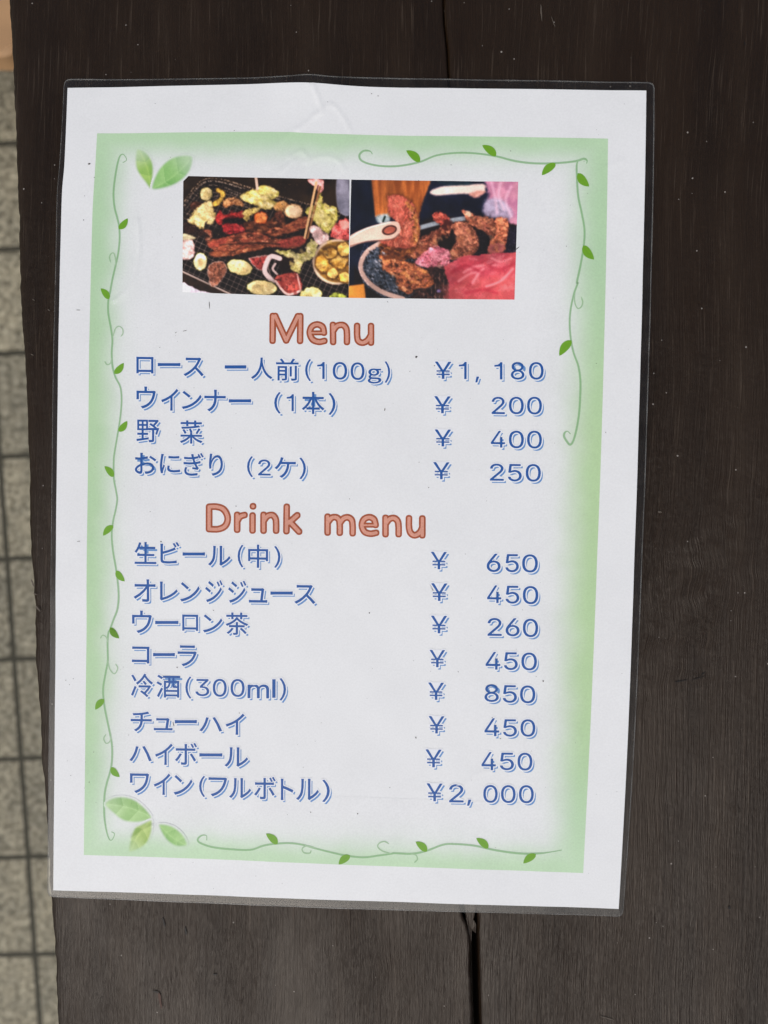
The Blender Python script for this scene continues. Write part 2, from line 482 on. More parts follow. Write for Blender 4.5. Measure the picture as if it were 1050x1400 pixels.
# chips and scratches in the paint
M_CHIP = print_material('chipped_paint', False, (.055, .020, .010), coat=0)
M_GOUGE = print_material('dark_gouge', False, (.006, .004, .003), coat=0)
M_LIGHT = print_material('pale_scratch', False, (.085, .068, .052), coat=0)
WV, WF, WM = [], [], []
def chip(pts, mi):
    P = np.array(pts, float); q = on_plane(P[:, 0], P[:, 1]); q[:, 2] = .00012
    b0 = sum(len(a) for a in WV); WV.append(q); WF.append(tuple(b0 + i for i in range(len(P))[::-1])); WM.append(mi)
def streaky(x, y, l, w, ang, mi):
    ca, sa = math.cos(ang), math.sin(ang); up, dn = [], []
    for t in np.linspace(-1, 1, 7):
        ww = w * (1 - t * t) ** .5 * random.uniform(.6, 1.2) + .1; off = random.uniform(-.3, .3)
        up.append((x + t * l * ca - (ww + off) * sa, y + t * l * sa + (ww + off) * ca)); dn.append((x + t * l * ca + (ww - off) * sa, y + t * l * sa - (ww - off) * ca))
    chip(dn + up[::-1], mi)
for a in ((219, 1368, 12, 2.2, 1.4, 0), (213, 1356, 5, .7, .3, 1), (224, 1261, 7, 1, 1.3, 1), (254, 1273, 6, 1.1, 1.4, 1), (997, 1241, 1.8, 1.6, 0, 1), (931, 931, 9, .7, -.15, 1), (961, 921, 4, .7, -.6, 1), (955, 927, 10, .5, -.3, 1),
          (740, 18, 12, .9, 1.5, 2), (756, 30, 8, .6, 1.2, 2), (830, 1392, 10, .5, .3, 2), (1018, 60, 2.5, 1, 1.5, 1), (742, 560, 14, .3, 1.55, 2), (902, 700, 3, 1.1, .2, 2), (294, 1332, 3, .8, 0, 1),
          (45, 797, 6, 1.1, 1.2, 2), (52, 832, 5, .9, .9, 2), (48, 812, 3, .7, .4, 2), (46, 410, 2, .7, .5, 2), (44, 485, 2.2, .6, .4, 2), (67, 424, 2, .7, .8, 2)):
    streaky(*a)
wm = mesh_obj('wear_marks', np.concatenate(WV), WF, [M_CHIP, M_GOUGE, M_LIGHT], table, mat_index=WM)
wm['kind'] = 'stuff'

def box(name, c, s, m, parent=None, bevel=.004):
    import bmesh
    bm = bmesh.new()
    bmesh.ops.create_cube(bm, size=1)
    bmesh.ops.scale(bm, vec=s, verts=bm.verts)
    bmesh.ops.translate(bm, vec=c, verts=bm.verts)
    bmesh.ops.bevel(bm, geom=bm.edges[:], offset=bevel, segments=3, affect='EDGES')
    me = bpy.data.meshes.new(name); bm.to_mesh(me); bm.free()
    me.materials.append(m)
    o = bpy.data.objects.new(name, me); COL.objects.link(o)
    if parent: o.parent = parent
    return o
bx_ = on_plane(632.0, 700.0)
bt_ = box('added_gap_filler', (bx_[0], 0, -.0446), (.09, .62, .02), M_WOOD, table)  # unseen strip added under the crack to block floor light and darken the gap
bt_.rotation_euler.z = 0
for x in (-.04, .24):
    for y in (-.28, .28):
        box('leg', (x, y, (-.0345 + FLOOR_Z) / 2), (.06, .06, -FLOOR_Z - .0345), M_WOOD, table)

# ------------------------------------------------------------------ tan bench end, upper left
M_TAN = simple_material('tan_wood', (.40, .235, .115), .6, .12, 20.0)
SEAT_Z = -.42
bench = thing('low_bench', 'tan wooden low bench whose rounded end shows at top left beyond the table', 'bench', (0, 0, 0))
bp0 = on_plane(11.5, 72.0, SEAT_Z)
def rounded_slab(x0, x1, y0, y1, r, z0, z1):
    pts = []
    for cx, cy, a0 in ((x1 - r, y0 + r, -90), (x1 - r, y1 - r, 0), (x0 + r, y1 - r, 90), (x0 + r, y0 + r, 180)):
        for a in np.radians(np.linspace(a0, a0 + 90, 9)):
            pts.append((cx + r * math.cos(a), cy + r * math.sin(a)))
    n = len(pts)
    v = []
    for z, ins in ((z0, .002), (z0 + .004, 0), (z1 - .004, 0), (z1, .003)):
        for x, y in pts:
            cx, cy = (x0 + x1) / 2, (y0 + y1) / 2
            v.append((x - math.copysign(ins, x - cx), y - math.copysign(ins, y - cy), z))
    f = [tuple(range(n - 1, -1, -1)), tuple(range(3 * n, 4 * n))]
    for k in range(3):
        f += [(k * n + i, k * n + (i + 1) % n, (k + 1) * n + (i + 1) % n, (k + 1) * n + i) for i in range(n)]
    return v, f
v, f = rounded_slab(bp0[0] - .30, bp0[0] + .012, bp0[1] - .002, bp0[1] + .9, .022, SEAT_Z - .03, SEAT_Z)
mesh_obj('seat', v, f, M_TAN, bench)
for x in (bp0[0] - .25, bp0[0] - .05):
    for y in (bp0[1] + .08, bp0[1] + .8):
        box('leg', (x, y, (SEAT_Z - .0305 + FLOOR_Z) / 2), (.04, .04, SEAT_Z - .0305 - FLOOR_Z), M_TAN, bench)

# ------------------------------------------------------------------ the laminated menu
menu = thing('laminated_menu', 'white laminated menu sheet with green vine border and two food photos, on the brown table', 'menu', (0, 0, 0))

P_TOP = [(93, 121), (170, 118.5), (250, 116), (340, 114.2), (390, 113.8), (425, 114.5), (470, 117), (525, 119), (620, 120.3), (740, 122), (883.5, 124)]
P_BOT = [(73, 1217), (200, 1221), (330, 1225.5), (525, 1232), (700, 1238), (846, 1243)]
P_LEFT = [(93, 121), (91.5, 170), (89, 225), (85.5, 265), (83, 330), (81.5, 400), (79.5, 500), (77.5, 650), (76, 820), (75, 960), (74, 1100), (73, 1217)]
P_RIGHT = [(883.5, 124), (881.5, 250), (878, 400), (872.5, 600), (864.5, 850), (856, 1060), (846, 1243)]
nu, nv = 280, 396
us, vs2 = np.linspace(0, 1, nu), np.linspace(0, 1, nv)
C = coons(P_TOP, P_BOT, P_LEFT, P_RIGHT, us, vs2)
verts = card(C[..., 0], C[..., 1]).reshape(-1, 3)
wh = np.tile(np.array((.783, .797, .803)), (len(verts), 1))
F = grid_faces(nu, nv)
mesh_obj('paper', verts, F, M_PAPER, menu, smooth_shade=True, colors=wh)

# clear border of the film, sealed round the sheet
def ring_pts(top, right, bottom, left, n=90):
    out = []
    for P, rev in ((top, False), (right, False), (bottom, True), (left, True)):
        q = catmull(P, 8)
        l = np.concatenate([[0], np.cumsum(np.hypot(*np.diff(q, axis=0).T))]); l /= l[-1]
        s = np.arange(n) / n
        if rev: s = 1 - s
        out.append(np.stack([np.interp(s, l, q[:, 0]), np.interp(s, l, q[:, 1])], -1))
    return np.concatenate(out)
O_TOP = [(88, 108.5), (180, 107.5), (265, 106), (340, 105), (395, 104), (415, 102.8), (432, 103.2), (455, 105), (525, 105.7), (700, 109), (895, 112.5)]
O_BOT = [(65, 1226), (140, 1229.5), (265, 1234.5), (400, 1239.5), (525, 1244), (640, 1247), (760, 1251), (852, 1254)]
O_LEFT = [(88, 108.5), (86, 160), (82, 225), (78.5, 265), (76.5, 330), (75, 400), (72, 520), (70, 700), (68.5, 850), (66.5, 1000), (65.5, 1120), (65, 1226)]
O_RIGHT = [(895, 112.5), (893.5, 250), (890, 400), (884, 600), (875, 850), (865, 1060), (852, 1254)]
inner = ring_pts(P_TOP, P_RIGHT, P_BOT, P_LEFT)
outer = ring_pts(O_TOP, O_RIGHT, O_BOT, O_LEFT)
m4 = len(outer)
# round the four film corners
for k in range(4):
    i0 = k * 90
    idx = [(i0 + j) % m4 for j in range(-2, 3)]
    c0 = outer[i0].copy(); a, b2 = outer[idx[0]].copy(), outer[idx[-1]].copy()
    rad = 9.0
    a = c0 + (a - c0) / np.linalg.norm(a - c0) * rad; b2 = c0 + (b2 - c0) / np.linalg.norm(b2 - c0) * rad
    for j, t in zip(idx, (0, .25, .5, .75, 1)):
        outer[j] = (1 - t) ** 2 * a + 2 * t * (1 - t) * c0 + t * t * b2
cen = inner.mean(0)
inn2 = inner + (cen - inner) / np.linalg.norm(cen - inner, axis=1)[:, None] * 1.2
mid1 = outer + (inner - outer) * .11
def film_pt(p, z):
    q = on_plane(p[:, 0], p[:, 1], .0008)
    q[:, 2] = relief(p[:, 0], p[:, 1]) + z
    return q
def strip(name, rings, m, parent):
    n = len(rings[0]); V = np.vstack(rings); Fs = []
    for k in range(len(rings)):
        k2 = (k + 1) % len(rings)
        for i in range(n):
            Fs.append((k * n + i, k2 * n + i, k2 * n + (i + 1) % n, k * n + (i + 1) % n))
    return mesh_obj(name, V, Fs, m, parent, smooth_shade=False)
border = strip('clear_border', [film_pt(mid1, -.00005), film_pt(inn2, -.00004), film_pt(inn2, -.00016), film_pt(mid1, -.00030)], M_FILM, menu)
strip('film_edge', [film_pt(outer, -.00012), film_pt(mid1 + (inner - outer) * .004, -.00005), film_pt(mid1 + (inner - outer) * .004, -.00030), film_pt(outer, -.00032)], M_RIM, border)

# ---- green frame
G_TOP = [(133, 182.5), (220, 181), (330, 179.8), (390, 180.3), (430, 182), (525, 185), (640, 186.5), (831, 190)]
G_BOT = [(115, 1168.5), (250, 1173), (400, 1178.5), (525, 1183.5), (650, 1188), (797.5, 1194)]
G_LEFT = [(133, 182.5), (130, 235), (126.5, 290), (124.5, 360), (122, 480), (120, 640), (118.5, 800), (117, 960), (116, 1080), (115, 1168.5)]
G_RIGHT = [(831, 190), (829, 330), (825.5, 480), (820.5, 650), (812, 880), (805, 1040), (797.5, 1194)]
nu, nv = 300, 420
us, vs2 = np.linspace(0, 1, nu), np.linspace(0, 1, nv)
C = coons(G_TOP, G_BOT, G_LEFT, G_RIGHT, us, vs2)
PW = np.array((.783, .797, .803))
def frame_color(px, py, U, V):
    """printed tint at the frame coordinate (U, V) in 0..1"""
    W_, H_ = 690.0, 1000.0
    n = (vnoise(px / 40, py / 40, 31, 3) - .5)
    dl = U * W_ + 14 * n; dr = (1 - U) * W_ + 12 * n; dt = V * H_ + 12 * n; db = (1 - V) * H_ + 14 * n
    k = lambda d, a, b: (1 - smooth(a * .10, a, d)) * .70 + (1 - smooth(0, b, d)) * .30
    a = np.maximum.reduce([k(dl, 52, 80), k(dr, 64, 86), k(dt, 46, 70), k(db, 46, 76)])
    a2 = 1 - (1 - k(dl, 52, 80)) * (1 - k(dr, 64, 86)) * (1 - k(dt, 46, 70)) * (1 - k(db, 46, 76))
    a = .5 * a + .5 * a2
    cool, warm, pale = ink((172, 204, 169)), ink((174, 204, 159)), ink((184, 213, 181))
    w = smooth(.15, .45, V) * (1 - smooth(.75, .98, V)) * np.clip(.35 + .65 * smooth(.4, 1, U) + .2 * n, 0, 1)
    col = cool * (1 - w[..., None]) + warm * w[..., None]
    q = (smooth(.85, 1, V) + .5 * (1 - smooth(0, .08, V)))[..., None].clip(0, 1)
    col = col * (1 - q) + pale * q
    return PW * (1 - a[..., None]) + col * a[..., None]
U, V = np.meshgrid(us, vs2)
cols = frame_color(C[..., 0], C[..., 1], U, V)
verts = card(C[..., 0], C[..., 1], .03)
F = grid_faces(nu, nv)
cu = (F % nu); cv = (F // nu)
dist = np.minimum.reduce([us[cu].min(1) * 690, (1 - us[cu]).min(1) * 690, vs2[cv].min(1) * 1000, (1 - vs2[cv]).min(1) * 1000])
F = F[dist < 92]
used = np.unique(F); remap = np.full(nu * nv, -1); remap[used] = np.arange(len(used))
mesh_obj('green_frame', verts.reshape(-1, 3)[used], remap[F], M_PRINT, menu, smooth_shade=True, colors=cols.reshape(-1, 3)[used])
def frame_at(px, py):
    """nearest frame tint for a spot of the sheet"""
    px = np.asarray(px, float); py = np.asarray(py, float)
    l = along(G_LEFT, py); r = along(G_RIGHT, py)
    U = (px - l) / (r - l)
    t = np.interp(px, [p[0] for p in G_TOP], [p[1] for p in G_TOP]); b = np.interp(px, [p[0] for p in G_BOT], [p[1] for p in G_BOT])
    return frame_color(px, py, U, (py - t) / (b - t))

# ---- printed vines and leaves
def zp(ox, oy, s, pts):
    return [(ox + x / s, oy + y / s) for x, y in pts]

def tendril(name, pts, w, col, parent, lift=.07, taper=True, alpha=.8, n=8):
    P = catmull(pts, n)
    Tn = np.gradient(P, axis=0); Tn /= np.hypot(*Tn.T)[:, None] + 1e-9
    Nn = np.stack([-Tn[:, 1], Tn[:, 0]], 1)
    s = np.linspace(0, 1, len(P))
    ww = w * (.85 + .3 * vnoise(s * 9, s * 0, 4, 2)) * (np.clip(np.minimum(s, 1 - s) * 12, .45, 1) if taper else 1)
    offs = (-.5, -.28, 0, .28, .5)
    V = []; Cc = []
    bgc = frame_at(P[:, 0], P[:, 1])
    for o in offs:
        q = P + Nn * (ww * o)[:, None]
        V.append(card(q[:, 0], q[:, 1], lift))
        a = alpha * (.35 if abs(o) == .5 else 1.0)
        Cc.append(bgc * (1 - a) + ink(col) * a)
    k = len(P)
    F = [(j * k + i, j * k + i + 1, (j + 1) * k + i + 1, (j + 1) * k + i) for j in range(4) for i in range(k - 1)]
    return mesh_obj(name, np.vstack(V), F, M_PRINT, parent, colors=np.vstack(Cc))

def leaf(name, a, b, w, parent, lift=.11):
    """small pointed leaf from its stalk a to its tip b"""
    a, b = np.array(a, float), np.array(b, float)
    d = b - a; L = np.hypot(*d); d = d / L; nrm = np.array([-d[1], d[0]])
    t = np.linspace(0, 1, 11)
    prof = np.sin(np.pi * t ** .8) ** .75 * w
    bend = .06 * L * np.sin(np.pi * t)
    V = []; Cc = []
    for o in (-1, -.85, -.45, 0, .45, .85, 1):
        q = a + d * (t * L)[:, None] + nrm * (bend + prof * o)[:, None]
        V.append(card(q[:, 0], q[:, 1], lift))
        c = ink((104, 158, 34)) * (1 - .25 * abs(o) ** 2) + ink((92, 142, 20)) * .25 * abs(o) ** 2
        cc = np.tile(c, (11, 1))
        if abs(o) == 1: cc = .55 * cc + .45 * frame_at(q[:, 0], q[:, 1])
        if o == 0: cc = cc * .94
        Cc.append(cc)
    F = [(j * 11 + i, j * 11 + i + 1, (j + 1) * 11 + i + 1, (j + 1) * 11 + i) for j in range(6) for i in range(10)]
    return mesh_obj(name, np.vstack(V), F, M_PRINT, parent, colors=np.vstack(Cc))

def soft_leaf(name, outline, base, tip, parent, c1, c2, fade, seed, veins):
    """large watercolour leaf: two-tone halves with vein bands, melting into the border tint"""
    P = catmull(outline, 8, True)
    base, tip = np.array(base, float), np.array(tip, float)
    lo, hi = P.min(0) - 1, P.max(0) + 1
    nx, ny = int((hi[0] - lo[0]) * 1.3), int((hi[1] - lo[1]) * 1.3)
    X, Y = np.meshgrid(np.linspace(lo[0], hi[0], nx), np.linspace(lo[1], hi[1], ny))
    ins = np.zeros(X.shape, bool); D = np.full(X.shape, 1e9)
    for (ax, ay), (bx, by) in zip(P, np.roll(P, -1, 0)):
        if ay != by:
            c = ((ay > Y) != (by > Y)); ins ^= c & (X < (bx - ax) * (Y - ay) / (by - ay) + ax)
        dx, dy = bx - ax, by - ay
        t = np.clip(((X - ax) * dx + (Y - ay) * dy) / (dx * dx + dy * dy + 1e-9), 0, 1)
        D = np.minimum(D, np.hypot(X - ax - t * dx, Y - ay - t * dy))
    D = np.where(ins, D, 0)
    d = tip - base; L = np.hypot(*d); d /= L; nr = np.array([-d[1], d[0]])
    s = ((X - base[0]) * d[0] + (Y - base[1]) * d[1]) / L
    o = ((X - base[0]) * nr[0] + (Y - base[1]) * nr[1]) / L - .07 * np.sin(np.pi * np.clip(s, 0, 1))
    band = (s - .55 * np.abs(o)) * veins
    saw = band - np.floor(band)
    tone = np.where(o > 0, .30, .62) + .45 * (saw - .4) + .5 * (vnoise(X / 9, Y / 9, seed, 3) - .5)
    tone = np.clip(tone + .25 * np.exp(-(o / .03) ** 2), 0, 1)
    col = ink(c1) * (1 - tone[..., None]) + ink(c2) * tone[..., None]
    a = smooth(0, 4.8, D) * (1 - fade * smooth(.45, 1.02, s)) * .92
    col = frame_at(X, Y) * (1 - a[..., None]) + col * a[..., None]
    Vv = card(X, Y, .09 + seed * .0025).reshape(-1, 3)
    F = grid_faces(nx, ny)
    keep = (D.reshape(-1)[F] > .05).any(1)
    F = F[keep]; u = np.unique(F); rm = np.full(nx * ny, -1); rm[u] = np.arange(len(u))
    return mesh_obj(name, Vv[u], rm[F], M_PRINT, parent, smooth_shade=True, colors=col.reshape(-1, 3)[u])

GV = (116, 166, 112); GC = (134, 174, 130)
A = lambda pts: zp(480, 180, 2.917, pts)
B = lambda pts: zp(720, 380, 5.385, pts)
right = (A([(85, 90), (75, 78), (50, 77), (33, 95), (45, 118), (100, 135), (180, 138), (270, 122), (340, 95), (420, 85), (500, 88), (580, 100), (650, 118), (720, 127), (800, 128), (870, 123), (905, 117), (927, 110), (940, 117), (938, 129)]))
vine = tendril('vine', right, 3.2, GV, menu)
for a_, b_ in (((275, 121), (220, 75)), ((578, 99), (523, 55)), ((815, 128), (760, 175))):
    a_, b_ = A([a_])[0], A([b_])[0]
    leaf('leaf', a_, b_, 5.6, vine)
side = A([(930, 112), (908, 116), (899, 135), (900, 190), (905, 260), (920, 330), (930, 390), (928, 450), (915, 530), (900, 600)]) + \
    B([(375, 40), (350, 110), (325, 220), (316, 330), (325, 450), (345, 550), (380, 650), (395, 760), (393, 880), (385, 1000), (365, 1120), (342, 1200), (320, 1228), (298, 1208), (275, 1168), (280, 1140), (300, 1130), (322, 1150)])
vine2 = tendril('vine', side, 3.2, GV, menu, lift=.085)
tendril('tendril', B([(358, 80), (352, 140), (356, 190), (375, 225), (400, 215), (412, 180), (400, 140)]), 2.0, GC, vine2, lift=.075)
for a_, b_ in ((A([(903, 168)])[0], A([(948, 221)])[0]), (A([(925, 455)])[0], A([(968, 511)])[0]), (B([(330, 460)])[0], B([(240, 574)])[0])):
    leaf('leaf', a_, b_, 6.0, vine2)

C1 = lambda p: zp(110, 180, 5.833, p); C2 = lambda p: zp(110, 400, 5.385, p)
C3 = lambda p: zp(110, 620, 5.385, p); C4 = lambda p: zp(110, 840, 4.0, p)
left = C1([(335, 245), (365, 225), (355, 195), (335, 178), (315, 190), (300, 230), (285, 300), (270, 400), (262, 500), (270, 600), (290, 680), (305, 750), (310, 850), (300, 960), (280, 1060), (255, 1170), (235, 1280)]) + \
    C2([(204, 60), (203, 140), (212, 200), (225, 270), (235, 350), (230, 440), (235, 540), (255, 620), (290, 690), (300, 770), (297, 860), (285, 960), (265, 1080), (247, 1190)]) + \
    C3([(243, 60), (243, 160), (248, 210), (262, 280), (270, 340), (258, 420), (240, 500), (230, 600), (240, 720), (260, 840), (275, 960), (280, 1060), (270, 1150), (240, 1230), (215, 1300)]) + \
    C4([(152, 100), (147, 150), (148, 210), (148, 260), (135, 330), (123, 410), (130, 500), (150, 600), (170, 700), (173, 780), (165, 850), (145, 920), (133, 980), (130, 1050), (133, 1120), (145, 1190), (160, 1230), (175, 1230), (187, 1200), (170, 1188)])
vine3 = tendril('vine', left, 2.9, GV, menu, n=6)
for pts in (C1([(282, 1070), (277, 1010), (265, 970), (245, 970), (230, 1000), (240, 1042)]), C2([(238, 330), (255, 270), (280, 248), (308, 265), (312, 300), (295, 325)]),
            C2([(230, 480), (220, 520), (195, 530), (178, 505)]), C4([(150, 155), (140, 125), (120, 115), (107, 132)]),
            C4([(148, 250), (160, 300), (185, 325), (203, 295), (190, 270)]), C4([(168, 660), (160, 695), (140, 705), (127, 680), (140, 655)])):
    tendril('tendril', pts, 1.8, GC, vine3, lift=.085, alpha=.75)
for f_, a_, b_ in ((C1, (303, 775), (375, 690)), (C1, (228, 1335), (162, 1250)), (C2, (248, 597), (318, 518)), (C2, (278, 1022), (342, 945)), (C2, (243, 1357), (176, 1278)),
                   (C3, (241, 530), (167, 605)), (C3, (263, 863), (325, 942)), (C3, (218, 1281), (282, 1362)), (C4, (162, 74), (211, 131)), (C4, (129, 464), (81, 521)), (C4, (167, 836), (214, 889))):
    leaf('leaf', f_([a_])[0], f_([b_])[0], 4.6, vine3)
D1 = lambda p: zp(260, 1110, 3.5, p); D2 = lambda p: zp(540, 1110, 3.5, p)
low = D1([(80, 135), (78, 112), (55, 112), (37, 130), (50, 148), (110, 168), (200, 178), (290, 180), (350, 160), (410, 150), (480, 147), (540, 155), (600, 172), (680, 192), (750, 207), (830, 215), (900, 207), (960, 199)]) + \
    D2([(0, 196), (80, 199), (150, 185), (230, 155), (290, 152), (380, 160), (460, 178), (540, 192), (620, 200), (700, 198), (760, 190), (798, 183)])
vine4 = tendril('vine', low, 3.0, GV, menu)
for pts in (D1([(605, 170), (560, 160), (537, 173), (545, 192), (572, 195), (580, 180)]), D1([(960, 197), (920, 185), (898, 165), (905, 148), (930, 140), (952, 152)]), D2([(75, 199), (100, 205), (107, 225), (92, 241)])):
    tendril('tendril', pts, 2.0, GC, vine4, lift=.085)
for f_, a_, b_ in ((D1, (419, 152), (364, 101)), (D1, (765, 205), (711, 248)), (D2, (153, 188), (99, 141)), (D2, (446, 173), (389, 124)), (D2, (674, 202), (614, 246))):
    leaf('leaf', f_([a_])[0], f_([b_])[0], 5.2, vine4)

soft_leaf('large_leaf', C1([(560, 462), (500, 400), (440, 310), (425, 220), (445, 130), (520, 150), (580, 230), (590, 340)]), C1([(565, 465)])[0], C1([(455, 120)])[0], menu, (98, 160, 36), (160, 198, 88), .65, 3, 3.2)
soft_leaf('large_leaf', C1([(562, 462), (600, 320), (690, 220), (800, 180), (900, 195), (890, 300), (820, 390), (700, 452)]), C1([(560, 462)])[0], C1([(905, 195)])[0], menu, (92, 164, 60), (150, 200, 116), .45, 5, 3.4)
soft_leaf('large_leaf', C4([(130, 1040), (165, 1000), (240, 990), (320, 1020), (396, 1108), (330, 1142), (240, 1136), (180, 1095)]), C4([(398, 1112)])[0], C4([(130, 1035)])[0], menu, (106, 164, 66), (172, 210, 140), .2, 9, 3.2)
soft_leaf('large_leaf', C4([(392, 1118), (398, 1180), (372, 1250), (320, 1290), (262, 1300), (266, 1230), (290, 1165), (330, 1140)]), C4([(394, 1112)])[0], C4([(268, 1310)])[0], menu, (122, 164, 52), (180, 204, 116), .55, 13, 3.0)
D3 = lambda p: zp(0, 1080, 2.0, p)
soft_leaf('large_leaf', D3([(432, 92), (472, 95), (505, 122), (514, 152), (480, 156), (448, 132)]), D3([(430, 90)])[0], D3([(520, 156)])[0], menu, (104, 168, 70), (160, 204, 124), .15, 17, 3.0)

